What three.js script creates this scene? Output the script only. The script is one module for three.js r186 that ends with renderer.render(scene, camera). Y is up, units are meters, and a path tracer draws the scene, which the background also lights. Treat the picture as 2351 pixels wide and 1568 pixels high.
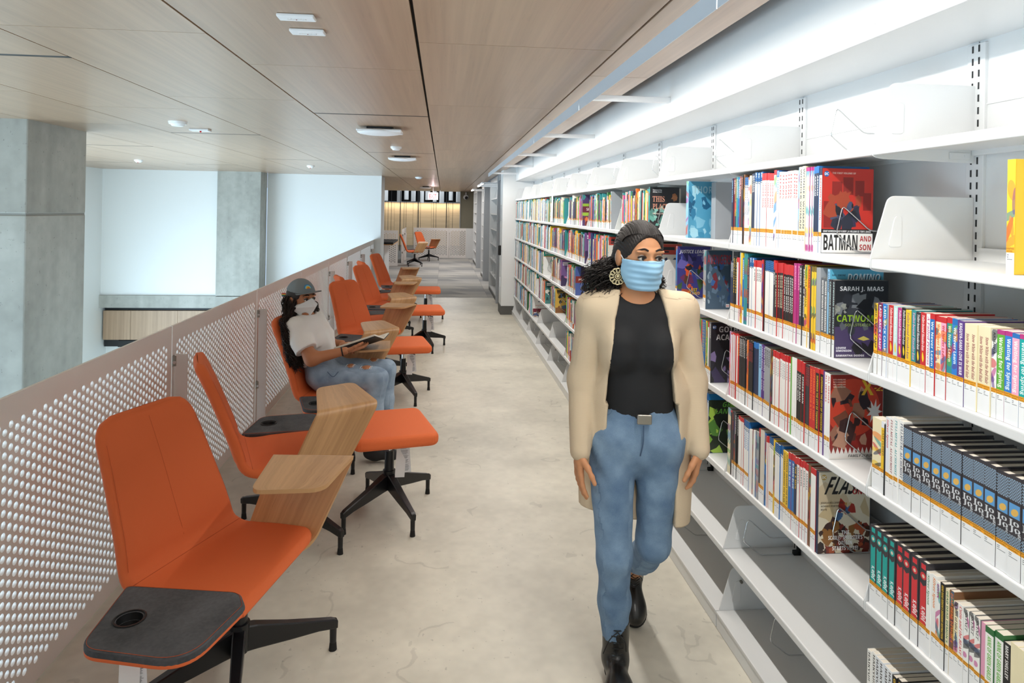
import * as THREE from 'three';
import { mergeGeometries } from 'three/addons/utils/BufferGeometryUtils.js';
import { RoundedBoxGeometry } from 'three/addons/geometries/RoundedBoxGeometry.js';
import { RectAreaLightUniformsLib } from 'three/addons/lights/RectAreaLightUniformsLib.js';
RectAreaLightUniformsLib.init();

// ---------------------------------------------------------------- camera, sky, large lights, exposure
const scene = new THREE.Scene();
const renderer = new THREE.WebGLRenderer({ antialias: true });
renderer.toneMapping = THREE.LinearToneMapping;
renderer.toneMappingExposure = 1.08;
renderer.shadowMap.enabled = true;
const EYE = 1.66, F = 1567;                                  // 24 mm shift lens, eye height in metres
const camera = new THREE.PerspectiveCamera(2 * Math.atan(784 / F) * 180 / Math.PI, 2351 / 1568, 0.05, 200);
{
  const yaw = Math.atan(157.5 / F), roll = 0.018;
  const fw = new THREE.Vector3(Math.sin(yaw), 0, -Math.cos(yaw)), rt = new THREE.Vector3(Math.cos(yaw), 0, Math.sin(yaw)), up = new THREE.Vector3(0, 1, 0);
  const r = rt.clone().multiplyScalar(Math.cos(roll)).addScaledVector(up, Math.sin(roll));
  const u = up.clone().multiplyScalar(Math.cos(roll)).addScaledVector(rt, -Math.sin(roll));
  camera.position.set(0, EYE, 0);
  camera.quaternion.setFromRotationMatrix(new THREE.Matrix4().makeBasis(r, u, fw.clone().negate()));
  camera.setViewOffset(2351, 1568, 0, 299, 2351, 1568);
}
scene.background = new THREE.Color(0.55, 0.72, 0.95);        // even daylight sky outside the windows
const BAR = 80;
const DAY = new THREE.Color(0.62, 0.84, 1.0);
function areaLight(name, color, intensity, w, h, pos, target) {
  const l = new THREE.RectAreaLight(color, intensity, w, h);
  l.name = name; l.position.set(...pos); l.lookAt(...target); scene.add(l);
  return l;
}
areaLight('daylight_rear_window', DAY, 7, 4.4, 3.4, [-4.0, -1.45, 2.9], [-4.0, -1.45, -5]);
areaLight('daylight_side_window', DAY, 10.5, 7.4, 3.4, [-6.33, -1.45, -7.6], [0, -1.45, -7.6]);

// ---------------------------------------------------------------- helpers
let seed = 20211;
const rnd = () => { seed = (seed * 1664525 + 1013904223) >>> 0; return seed / 4294967296; };
const rr = (a, b) => a + (b - a) * rnd();
const clamp = (x, a, b) => Math.max(a, Math.min(b, x));
const mixn = (a, b, t) => a + (b - a) * t;
const sstep = (a, b, x) => { const t = clamp((x - a) / (b - a), 0, 1); return t * t * (3 - 2 * t); };
const V = (x, y, z) => new THREE.Vector3(x, y, z);
const used = {};
function numbered(name) { const n = used[name] = (used[name] ?? -1) + 1; return n ? name + '_' + String(n).padStart(3, '0') : name; }
function clean(g) {
  if (g.index) g = g.toNonIndexed();
  for (const k of Object.keys(g.attributes)) if (!['position', 'normal', 'uv'].includes(k)) g.deleteAttribute(k);
  if (!g.attributes.normal) g.computeVertexNormals();
  if (!g.attributes.uv) g.setAttribute('uv', new THREE.BufferAttribute(new Float32Array(g.attributes.position.count * 2), 2));
  return g;
}
const merge = (gs) => gs.length === 1 ? gs[0] : mergeGeometries(gs.map(clean), false);
function obj(name, geo, mat, parent = scene) {
  const m = new THREE.Mesh(Array.isArray(geo) ? merge(geo) : geo, mat);
  m.name = parent === scene ? numbered(name) : name;
  m.castShadow = m.receiveShadow = true;
  parent.add(m);
  return m;
}
function tag(o, label, category, group) { o.userData.label = label; o.userData.category = category; if (group) o.userData.group = group; return o; }
function thing(name, label, category, pos = [0, 0, 0], turn = 0, group) {
  const o = new THREE.Group(); o.name = numbered(name); scene.add(o);
  o.position.set(...pos); o.rotation.y = turn;
  return tag(o, label, category, group);
}
function struct(name, geo, mat, parent = scene) { const o = obj(name, geo, mat, parent); if (parent === scene) o.userData.kind = 'structure'; return o; }
function structGroup(name) { const o = new THREE.Group(); o.name = numbered(name); o.userData.kind = 'structure'; scene.add(o); return o; }
const at = (g, x, y, z) => { g.translate(x, y, z); return g; };
const box = (w, h, d, x = 0, y = 0, z = 0) => at(new THREE.BoxGeometry(w, h, d), x, y, z);
const span = (x0, x1, y0, y1, z0, z1) => box(x1 - x0, y1 - y0, Math.abs(z1 - z0), (x0 + x1) / 2, (y0 + y1) / 2, (z0 + z1) / 2);
const rbox = (w, h, d, r, x = 0, y = 0, z = 0, s = 1) => at(new RoundedBoxGeometry(w, h, d, s, r), x, y, z);
const cyl = (r0, r1, h, n = 16, x = 0, y = 0, z = 0) => at(new THREE.CylinderGeometry(r0, r1, h, n), x, y, z);
function tube(pts, r, n = 6, segs = 0, closed = false, tension = 0.5) {
  const c = segs ? new THREE.CatmullRomCurve3(pts, closed, 'catmullrom', tension) : null;
  if (c) return new THREE.TubeGeometry(c, segs, r, n, closed);
  const p = new THREE.CurvePath(); for (let i = 0; i + 1 < pts.length; i++) p.add(new THREE.LineCurve3(pts[i], pts[i + 1]));
  return new THREE.TubeGeometry(p, (pts.length - 1) * 2, r, n, false);
}
function rod(a, b, r0, r1 = r0, n = 8) {
  const d = b.clone().sub(a), g = new THREE.CylinderGeometry(r1, r0, d.length(), n);
  g.applyQuaternion(new THREE.Quaternion().setFromUnitVectors(V(0, 1, 0), d.clone().normalize()));
  return at(g, (a.x + b.x) / 2, (a.y + b.y) / 2, (a.z + b.z) / 2);
}
function uvMetric(g, s = 1, ox = 0, oy = 0, swap = false) {          // uv in metres, by the way each face points
  g = clean(g); const p = g.attributes.position, n = g.attributes.normal, uv = g.attributes.uv;
  for (let i = 0; i < p.count; i++) {
    const ax = Math.abs(n.getX(i)), ay = Math.abs(n.getY(i)), az = Math.abs(n.getZ(i));
    let u, v;
    if (ay >= ax && ay >= az) { u = p.getX(i); v = p.getZ(i); } else if (ax >= az) { u = p.getZ(i); v = p.getY(i); } else { u = p.getX(i); v = p.getY(i); }
    if (swap) [u, v] = [v, u];
    uv.setXY(i, u * s + ox, v * s + oy);
  }
  return g;
}
// extrude a rounded polygon given in (x, z); thickness goes up from y0
function roundedShape(pts, radii) {
  const s = new THREE.Shape(), n = pts.length;
  for (let i = 0; i < n; i++) {
    const p = new THREE.Vector2(...pts[i]), a = new THREE.Vector2(...pts[(i + n - 1) % n]), b = new THREE.Vector2(...pts[(i + 1) % n]);
    const r = Array.isArray(radii) ? radii[i] : radii;
    const pa = p.clone().add(a.sub(p).setLength(r)), pb = p.clone().add(b.sub(p).setLength(r));
    if (i) s.lineTo(pa.x, pa.y); else s.moveTo(pa.x, pa.y);
    s.quadraticCurveTo(p.x, p.y, pb.x, pb.y);
  }
  s.closePath();
  return s;
}
function slab(shape, t, bevel = 0, seg = 4, curve = 6) {             // shape (x, y) -> lies in x-z, top at y = t
  const g = new THREE.ExtrudeGeometry(shape, { depth: t - 2 * bevel, bevelEnabled: bevel > 0, bevelThickness: bevel, bevelSize: bevel, bevelOffset: -bevel, bevelSegments: seg, curveSegments: curve });
  g.rotateX(Math.PI / 2); g.translate(0, t - bevel, 0);            // shape y becomes +z
  return g;
}
// ---------------------------------------------------------------- textures
function hash2(x, y, s) { let h = (x * 374761393 + y * 668265263 + s * 2147483647) | 0; h = Math.imul(h ^ (h >>> 13), 1274126177); return ((h ^ (h >>> 16)) >>> 0) / 4294967296; }
function vnoise(x, y, s, px, py) {                                   // value noise, periodic in px, py
  const x0 = Math.floor(x), y0 = Math.floor(y), fx = x - x0, fy = y - y0, u = fx * fx * (3 - 2 * fx), v = fy * fy * (3 - 2 * fy);
  const w = (a, p) => ((a % p) + p) % p, a = w(x0, px), b = w(x0 + 1, px), c = w(y0, py), d = w(y0 + 1, py);
  return mixn(mixn(hash2(a, c, s), hash2(b, c, s), u), mixn(hash2(a, d, s), hash2(b, d, s), u), v);
}
function fbm(u, v, f, s, oct = 4, fy = f) { let t = 0, a = 0.5, n = 0; for (let i = 0; i < oct; i++) { t += a * vnoise(u * f, v * fy, s + i, f, fy); n += a; a *= 0.5; f *= 2; fy *= 2; } return t / n; }
function dataTex(w, h, fn, srgb = true) {
  const d = new Uint8Array(w * h * 4);
  for (let y = 0; y < h; y++) for (let x = 0; x < w; x++) { const c = fn(x / w, y / h, x, y), k = (y * w + x) * 4; d[k] = clamp(c[0], 0, 255); d[k + 1] = clamp(c[1], 0, 255); d[k + 2] = clamp(c[2], 0, 255); d[k + 3] = 255; }
  const t = new THREE.DataTexture(d, w, h);
  t.wrapS = t.wrapT = THREE.RepeatWrapping; t.magFilter = THREE.LinearFilter; t.minFilter = THREE.LinearMipmapLinearFilter;
  if (srgb) t.colorSpace = THREE.SRGBColorSpace;
  t.needsUpdate = true;
  return t;
}
function canvasTex(w, h, draw) {
  const c = document.createElement('canvas'); c.width = w; c.height = h;
  draw(c.getContext('2d'), w, h);
  const t = new THREE.CanvasTexture(c); t.colorSpace = THREE.SRGBColorSpace; t.magFilter = THREE.LinearFilter;
  return t;
}
// oak veneer: leaves of slightly different tone side by side, grain along v
function woodTex(base, leaves, contrast, s) {
  return dataTex(1024, 512, (u, v) => {
    const leaf = Math.floor(u * leaves), tone = (hash2(leaf, 3, s) - 0.5) * 15 * contrast;
    const streak = (fbm(u, v, 128, s + 7, 3, 2) - 0.5) * 34 * contrast, wide = (fbm(u + 0.02 * fbm(u, v, 4, s + 2, 2, 2), v, 24, s + 11, 3, 1) - 0.5) * 26 * contrast;
    const pore = vnoise(u * 400, v * 12, s + 5, 400, 12) > 0.86 ? -9 * contrast : 0;
    const d = tone + streak + wide + pore;
    return [base[0] + d, base[1] + d * 0.95, base[2] + d * 0.86];
  });
}
const ceilingWood = woodTex([172, 143, 117], 5, 0.7, 31);
const tabletWood = woodTex([206, 160, 112], 3, 1.0, 77);
const farWood = woodTex([222, 196, 160], 4, 0.5, 91);
const floorTex = dataTex(1024, 1024, (u, v) => {
  const a = fbm(u, v, 4, 3, 5), b = fbm(u, v, 14, 9, 4), c = fbm(u, v, 90, 15, 2), crack = Math.abs(fbm(u, v, 10, 44, 4) - 0.5) < 0.012 && fbm(u, v, 30, 71, 2) > 0.6 ? -14 : 0;
  const pit = vnoise(u * 260, v * 260, 8, 260, 260) > 0.955 && b > 0.52 ? -26 : 0;
  const d = (a - 0.5) * 46 + (b - 0.5) * 30 + (c - 0.5) * 12 + crack + pit;
  return [203 + d, 198 + d * 0.98, 184 + d * 0.92];
});
const concreteTex = dataTex(1024, 1024, (u, v) => {
  const a = fbm(u, v, 3, 103, 5), b = fbm(u, v, 24, 109, 3), st = fbm(u, v, 18, 120, 3, 2);
  const hole = vnoise(u * 70, v * 70, 131, 70, 70) > 0.93 && vnoise(u * 300, v * 300, 133, 300, 300) > 0.6 ? -26 : 0;
  const d = (a - 0.5) * 38 + (b - 0.5) * 16 + (st - 0.5) * 20 + hole;
  return [163 + d, 163 + d, 157 + d];
});
const concreteBump = dataTex(512, 512, (u, v) => { const d = fbm(u, v, 40, 201, 3) * 140 + 60 - (vnoise(u * 70, v * 70, 131, 70, 70) > 0.93 ? 50 : 0); return [d, d, d]; }, false);
const fabricBump = dataTex(256, 256, (u, v, x, y) => { const d = 110 + ((x + y) % 4 < 2 ? 40 : 0) + hash2(x, y, 5) * 50; return [d, d, d]; }, false);
const suedeTex = dataTex(512, 512, (u, v) => { const d = (fbm(u, v, 5, 301, 4) - 0.5) * 40 + (fbm(u, v, 60, 309, 2) - 0.5) * 14; return [84 + d, 86 + d, 90 + d]; });
const carpetBump = dataTex(256, 256, (u, v, x, y) => { const d = hash2(x, y, 401) * 255; return [d, d, d]; }, false);
const denimTex = dataTex(512, 512, (u, v, x, y) => { const d = (fbm(u, v, 6, 501, 4) - 0.5) * 60 + (hash2(x, y, 503) - 0.5) * 18 + ((x + y) % 3 ? 0 : -8); return [116 + d, 143 + d, 171 + d * 0.9]; });
const paleDenimTex = dataTex(512, 512, (u, v, x, y) => { const d = (fbm(u, v, 7, 601, 4) - 0.5) * 64 + (hash2(x, y, 603) - 0.5) * 16; return [150 + d, 170 + d, 192 + d * 0.9]; });
const knitBump = dataTex(256, 256, (u, v, x, y) => { const d = 90 + (y % 8 < 4 ? 60 : 0) + (x % 6 < 3 ? 40 : 0) + hash2(x, y, 7) * 40; return [d, d, d]; }, false);

// ---------------------------------------------------------------- materials
const std = (o) => new THREE.MeshStandardMaterial(o), phys = (o) => new THREE.MeshPhysicalMaterial(o);
const M = {
  white: std({ color: 0xdedfdf, roughness: 0.36 }),
  wallWhite: std({ color: 0xe8eaea, roughness: 0.7 }),
  panelWhite: std({ color: 0xeee8e4, roughness: 0.42 }),
  postWhite: std({ color: 0xe2dcd8, roughness: 0.4 }),
  greyPanel: std({ color: 0xa9acb0, roughness: 0.5 }),
  shelfGrey: std({ color: 0xe4e5e5, roughness: 0.4 }),
  ceil: phys({ map: ceilingWood, roughness: 0.4, clearcoat: 0.6, clearcoatRoughness: 0.28 }),
  tablet: phys({ map: tabletWood, roughness: 0.38, clearcoat: 0.2, clearcoatRoughness: 0.3 }),
  plyEdge: std({ color: 0xc79a6a, roughness: 0.55 }),
  cabinetOak: std({ map: ceilingWood, roughness: 0.5 }),
  farWood: std({ map: farWood, roughness: 0.55 }),
  black: std({ color: 0x131416, roughness: 0.5 }),
  blackMetal: phys({ color: 0x15161a, roughness: 0.36, metalness: 0.3, clearcoat: 0.25, clearcoatRoughness: 0.3 }),
  rubber: std({ color: 0x101010, roughness: 0.75 }),
  dark: std({ color: 0x2a2b2c, roughness: 0.8 }),
  chrome: std({ color: 0xd8dadc, roughness: 0.16, metalness: 1 }),
  steel: std({ color: 0x9a958c, roughness: 0.35, metalness: 0.9 }),
  floor: phys({ map: floorTex, roughness: 0.5, clearcoat: 0.12, clearcoatRoughness: 0.35 }),
  concrete: std({ map: concreteTex, bumpMap: concreteBump, bumpScale: 0.001, roughness: 0.8 }),
  orange: phys({ color: 0xe46d38, roughness: 0.78, sheen: 0.35, sheenRoughness: 0.6, sheenColor: new THREE.Color(0xffa070), bumpMap: fabricBump, bumpScale: 0.0003 }),
  orangeSeam: std({ color: 0xc4562a, roughness: 0.8 }),
  suede: std({ map: suedeTex, roughness: 0.9 }),
  jointGrey: std({ color: 0x8d8d89, roughness: 0.9 }),
  base: std({ color: 0x5b5b58, roughness: 0.7 }),
  paper: std({ color: 0xf2f3f4, roughness: 0.8 }),
  pages: std({ color: 0xe6dfd2, roughness: 0.9 }),
  deviceWhite: std({ color: 0xf0f2f4, roughness: 0.4 }),
};
// ---------------------------------------------------------------- the place: floor, ceiling, walls
const CEIL = 2.32, RAIL = -1.37, XF = 1.145, XB = 1.45, BAY = 0.916, Z1 = -1.73, END = Z1 - 10 * BAY;
// floor slab of the aisle; carpet beyond
struct('floor', uvMetric(span(-1.5, 1.8, -0.3, 0, 3.0, -12.98), 1 / 3.3), M.floor);
struct('floor', uvMetric(span(-6.5, -1.5, -3.6, -3.4, 3.0, -14.2), 1 / 3.3, 0.3, 0.4), M.floor);          // lower level, far below the railing
struct('trim_1', span(-1.0, 1.1, -0.02, 0.004, -12.985, -13.0), M.chrome);
{
  const carpet = structGroup('floor');
  obj('carpet_base', span(-3.2, 1.8, -0.3, -0.004, -13.0, -34), M.base, carpet);
  const tones = [0xb3b1ae, 0xa2a19f, 0xc0bdb8, 0x979797, 0xb9b6b0].map((c) => std({ color: c, roughness: 0.95, bumpMap: carpetBump, bumpScale: 0.002 }));
  const L = 0.98, W = 0.5;
  for (let k = 0; k < 22; k++) for (let i = -3; i < 4; i++) {
    const z1 = -13.0 - k * W, x0 = -0.1 + i * L, m = (k * 3 + i * 5 + 40) % 5, sk = rr(0.15, 0.3);
    if (x0 > 1.5 || x0 < -3.1) continue;
    const tile = (a, b, c, d, mat) => {                          // quadrilateral carpet piece: near edge a..b, far edge c..d
      const s = new THREE.Shape([[a, -z1], [b, -z1], [d, -z1 + W - 0.004], [c, -z1 + W - 0.004]].map((p) => new THREE.Vector2(...p)));
      const g = new THREE.ExtrudeGeometry(s, { depth: 0.006, bevelEnabled: false }); g.rotateX(-Math.PI / 2); g.scale(1, 1, 1); g.translate(0, -0.005, 0);
      const u = uvMetric(g, 8); obj('carpet_tile', u, mat, carpet);
    };
    const mid = x0 + L * rr(0.35, 0.65);
    tile(x0, mid + sk, x0, mid - sk, tones[m]); tile(mid + sk + 0.003, x0 + L - 0.003, mid - sk + 0.003, x0 + L - 0.003, tones[(m + 2) % 5]);
  }
}
// ceiling of oak veneered panels with open joints
{
  const ceil = structGroup('ceiling');
  obj('ceiling_backing', span(-6.6, 1.05, CEIL + 0.05, CEIL + 0.3, 3.1, -24.4), M.black, ceil);
  const cols = [[-6.5, -5.69, 0], [-5.69, -4.89, 1], [-4.89, -4.09, 0], [-4.09, -3.285, 3], [-3.285, -2.483, 0], [-2.483, -1.69, 2], [-1.69, -0.915, 0], [-0.915, -0.115, 1], [-0.115, 0.69, 0], [0.69, 0.985, 4]];
  // column kinds: 0 joints at -1.1 - 1.61k, no slot; 1, 2, 3 joints half a panel on, every other one a wide black slot; 4 the narrow strip by the shelves
  for (const [x0, x1, kind] of cols) {
    let z = 3.05, k = 0; const L = 1.61, start = kind === 0 ? 2.11 : kind === 4 ? 1.59 : 1.56;
    const joints = [z]; for (let j = start; j > -24.4; j -= L) joints.push(j); joints.push(-24.4);
    for (let i = 0; i + 1 < joints.length; i++) {
      const n = Math.round((joints[i] - start) / -L), m = n + 1;
      const slotA = kind >= 1 && kind <= 3 && (kind === 2 ? n % 2 === 1 : kind === 3 ? n % 2 === 0 : n % 2 === 0), slotB = kind >= 1 && kind <= 3 && (kind === 2 ? m % 2 === 1 : m % 2 === 0);
      const g0 = slotA ? 0.02 : 0.002, g1 = slotB ? 0.02 : 0.002, gx = x1 === -0.115 || x0 === -0.115 ? 0.006 : 0.0035;
      const g = span(x0 + gx, x1 - gx, CEIL, CEIL + 0.02, joints[i] - g0, joints[i + 1] + g1);
      obj('ceiling_panel', uvMetric(g, 0.5, rnd(), rnd()), M.ceil, ceil);
      if (slotA) obj('slot_trim', span(x0 + gx, x1 - gx, CEIL + 0.0005, CEIL + 0.05, joints[i] - 0.02, joints[i] + 0.02), M.black, ceil);
    }
  }
}
// bulkhead over the book wall, back wall, closing walls
struct('wall_right', span(XB + 0.02, XB + 0.2, 0, 2.9, 3.0, -24.5), M.wallWhite);
struct('wall_bulkhead', span(1.152, XB + 0.02, 2.185, 2.9, 3.0, -10.9), M.wallWhite);
struct('ceiling', span(0.8, 1.8, 2.9, 3.0, 3.1, -34), M.dark);
struct('wall_rear', span(-1.5, 1.8, -0.3, 2.9, 3.0, 3.2), M.wallWhite);
struct('floor', uvMetric(span(-1.5, RAIL - 0.03, -3.4, -0.3, 3.0, -14), 1 / 3.3), M.concrete);               // slab edge down to the lower level
// the open side: end wall with concrete column and beam, side wall with windows
struct('wall_far', [span(-3.45, -1.24, -3.4, 2.4, -13.85, -14.6), span(-6.37, -4.25, -0.05, 2.4, -13.5, -14.1), span(-6.37, -4.25, -3.4, -0.95, -13.75, -14.1)], M.wallWhite);
struct('wall_left', [span(-6.6, -6.37, -3.4, 2.4, -11.4, -14.1), span(-6.6, -6.37, -3.4, -3.2, 3.2, -11.4), span(-6.6, -6.37, 0.3, 2.4, 3.2, -11.4), span(-6.6, -6.37, -3.2, 0.3, 3.2, -3.8)], M.wallWhite);
struct('wall_rear', [span(-6.6, -6.2, -3.4, 2.4, 2.95, 3.2), span(-1.75, -1.5, -3.4, 2.4, 2.95, 3.2), span(-6.2, -1.75, 0.3, 2.4, 2.95, 3.2), span(-6.2, -1.75, -3.4, -3.2, 2.95, 3.2)], M.wallWhite);
const paneMat = phys({ color: 0xffffff, roughness: 0.02, transmission: 1, thickness: 0 });
{
  const w = structGroup('window_1');
  for (let i = 0; i < 4; i++) obj('pane', span(-6.18 + i * 1.11, -6.18 + i * 1.11 + 1.05, -3.17, 0.27, 3.05, 3.06), paneMat, w);
  for (let i = 0; i < 5; i++) obj('mullion', span(-6.21 + i * 1.11, -6.21 + i * 1.11 + 0.05, -3.2, 0.3, 2.98, 3.12), M.dark, w);
  const v = structGroup('window_2');
  for (let i = 0; i < 6; i++) obj('pane', span(-6.5, -6.49, -3.17, 0.27, -11.37 + i * 1.255, -11.37 + i * 1.255 + 1.19), paneMat, v);
  for (let i = 0; i < 7; i++) obj('mullion', span(-6.56, -6.42, -3.2, 0.3, -11.42 + i * 1.255, -11.42 + i * 1.255 + 0.05), M.dark, v);
}
const conc = (name, label, g, s, ox, oy) => tag(obj(name, uvMetric(g, s, ox, oy), M.concrete), label, 'column');
{
  const joint = -0.012;
  const a = thing('concrete_column', 'broad raw concrete column standing beyond the railing at left', 'column', [-3.86, -3.4, -6.2]);
  for (const [y0, y1, ox] of [[0, 2.36, 0.1], [2.372, 4.96, 0.42], [4.972, 5.8, 0.7]]) obj('concrete_lift', uvMetric(rbox(1.16, y1 - y0, 0.9, 0.012, 0, (y0 + y1) / 2, 0, 2), 0.6, ox, ox * 2), M.concrete, a);
  obj('joint', span(-0.574, 0.574, 2.3, 5, -0.444, 0.444), M.jointGrey, a);
  const b = thing('concrete_column', 'pale concrete column set in the far white wall', 'column', [-3.86, -3.4, -13.62]);
  for (const [y0, y1] of [[0, 3.35], [3.36, 5.8]]) obj('concrete_lift', uvMetric(rbox(0.8, y1 - y0, 0.46, 0.008, 0, (y0 + y1) / 2, 0, 2), 0.6, y0 * 0.37 + 0.2, 0.15), M.concrete, b);
  const beam = obj('concrete_beam', uvMetric(span(-6.37, -4.255, -0.28, -0.05, -13.45, -13.9), 0.6, 0.2, 0.6), M.concrete);
  beam.userData.kind = 'structure'; beam.name = 'trim_2';
  const s = thing('wall_cabinet', 'oak veneered wall panels hung below the far concrete beam', 'wall panel', [-5.3, -0.9, -13.62]);
  obj('backing', span(-1.05, 1.05, -0.14, 0.62, -0.1, -0.02), M.black, s);
  const wp = [[-1.04, -0.55], [-0.545, 0.3], [0.305, 1.05]];
  for (const [x0, x1] of wp) obj('panel', uvMetric(span(x0, x1, 0.0, 0.55, -0.02, 0.06), 0.5, rnd(), rnd(), false), M.cabinetOak, s);
  obj('base_frame', span(-0.78, 1.05, -0.14, -0.02, -0.02, 0.04), M.dark, s);
}
// ---------------------------------------------------------------- perforated guard rail
function perforated(W, H, seg, { pitch = 0.0366, rad = 0.0122, side = 0.045, top = 0.075, bottom = 0.05, t = 0.012 } = {}) {
  // sheet in the z-y plane: z 0..-W, y 0..H, faces at x = 0 and x = -t; staggered round holes
  const P = [], N = [], dx = pitch * 0.866, nc = Math.floor((W - 2 * side) / dx), s0 = (W - nc * dx) / 2, nr = Math.floor((H - top - bottom - pitch / 2) / pitch);
  const y0 = H - top - nr * pitch - pitch / 2;
  const tri = (a, b, c, n) => { for (const p of [a, b, c]) P.push(...p); for (let i = 0; i < 3; i++) N.push(...n[Math.min(i, n.length - 1)]); };
  const face = (pts, flipX) => {                                     // quad a b c d on both sheets
    const [a, b, c, d] = pts; const q = (x, p) => [x, p[1], -p[0]];
    tri(q(0, a), q(0, b), q(0, c), [[1, 0, 0]]); tri(q(0, a), q(0, c), q(0, d), [[1, 0, 0]]);
    tri(q(-t, a), q(-t, c), q(-t, b), [[-1, 0, 0]]); tri(q(-t, a), q(-t, d), q(-t, c), [[-1, 0, 0]]);
  };
  face([[0, 0], [s0, 0], [s0, H], [0, H]]); face([[W - s0, 0], [W, 0], [W, H], [W - s0, H]]);
  for (let c = 0; c < nc; c++) {
    const u0 = s0 + c * dx, u1 = u0 + dx, b = y0 + (c % 2 ? pitch / 2 : 0), e = b + nr * pitch;
    face([[u0, 0], [u1, 0], [u1, b], [u0, b]]); face([[u0, e], [u1, e], [u1, H], [u0, H]]);
    for (let r = 0; r < nr; r++) {
      const cu = (u0 + u1) / 2, cv = b + (r + 0.5) * pitch, ring = [], out = [];
      for (let k = 0; k < seg; k++) {
        const a = (k + 0.5) / seg * 2 * Math.PI, ca = Math.cos(a), sa = Math.sin(a), m = Math.min(dx / 2 / Math.abs(ca || 1e-9), pitch / 2 / Math.abs(sa || 1e-9));
        ring.push([cu + ca * rad, cv + sa * rad, ca, sa]);
        out.push([cu + ca * m, cv + sa * m]);
      }
      {                                                              // snap the rays next to each corner onto it
        const corners = [[1, 1], [-1, 1], [-1, -1], [1, -1]];
        for (const [sx, sy] of corners) { let best = 0, bd = 9; for (let k = 0; k < seg; k++) { const d = Math.hypot(out[k][0] - cu - sx * dx / 2, out[k][1] - cv - sy * pitch / 2); if (d < bd) { bd = d; best = k; } } out[best] = [cu + sx * dx / 2, cv + sy * pitch / 2]; }
      }
      for (let k = 0; k < seg; k++) {
        const j = (k + 1) % seg;
        face([ring[k], out[k], out[j], ring[j]]);
        const A = [0, ring[k][1], -ring[k][0]], B = [0, ring[j][1], -ring[j][0]], C = [-t, B[1], B[2]], D = [-t, A[1], A[2]], n0 = [0, -ring[k][3], ring[k][2]], n1 = [0, -ring[j][3], ring[j][2]];
        tri(A, B, C, [n0, n1, n1]); tri(A, C, D, [n0, n1, n0]);
      }
    }
  }
  const rim = (g) => { const q = clean(g), p = q.attributes.position, n = q.attributes.normal; for (let i = 0; i < p.count; i++) { P.push(p.getX(i), p.getY(i), p.getZ(i)); N.push(n.getX(i), n.getY(i), n.getZ(i)); } };
  for (const [a, b] of [[[0, H], [W, H]], [[0, 0], [W, 0]], [[0, 0], [0, H]], [[W, 0], [W, H]]]) rim(span(-t, 0, Math.min(a[1], b[1]) - 0.0005, Math.max(a[1], b[1]) + 0.0005, -Math.min(a[0], b[0]) + 0.0005, -Math.max(a[0], b[0]) - 0.0005));
  const g = new THREE.BufferGeometry();
  g.setAttribute('position', new THREE.Float32BufferAttribute(P, 3)); g.setAttribute('normal', new THREE.Float32BufferAttribute(N, 3)); g.setAttribute('uv', new THREE.Float32BufferAttribute(new Float32Array(P.length / 3 * 2), 2));
  return g;
}
const clampGeo = rbox(0.04, 0.055, 0.021, 0.003, 0, 0, 0), boltGeo = (() => { const g = cyl(0.008, 0.008, 0.03, 10); g.rotateX(Math.PI / 2); return g; })();
const ordinal = ['nearest', 'second', 'third', 'fourth', 'fifth', 'sixth', 'seventh', 'eighth', 'ninth', 'tenth', 'eleventh', 'twelfth'];
{
  const near = perforated(1.588, 1.03, 12), far = perforated(1.588, 1.03, 8), last = perforated(0.6, 1.03, 8);
  const sheetLabels = ['behind the nearest orange chair back', 'behind the second chair, ending at the reader', 'behind the seated reader in the grey cap'];
  for (let k = 0; k < 9; k++) {
    const z = -0.456 - k * 1.6, t = thing('railing_panel', k === 0 ? 'white perforated railing panel in the near left corner' : k < 4 ? 'white perforated railing panel ' + sheetLabels[k - 1] : `white perforated railing panel, ${ordinal[k]} along the row of orange chairs`, 'railing', [RAIL, 0.01, z], 0, 'perforated railing along the aisle');
    obj('perforated_sheet', k < 4 ? near : k < 8 ? far : last, M.panelWhite, t);
    obj('post', rbox(0.062, 0.89, 0.014, 0.002, 0.042, 0.44, -0.009), M.postWhite, t);
    obj('foot_plate', rbox(0.09, 0.012, 0.09, 0.002, 0.05, 0.0, -0.047), M.postWhite, t);
    for (const y of [0.32, 0.85]) { const c = obj('clamp', clampGeo.clone().translate(0.0, y, -0.011), M.steel, t); obj('bolt', boltGeo.clone().translate(0.014, y - 0.005, -0.004), M.chrome, c); }
  }
}
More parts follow.
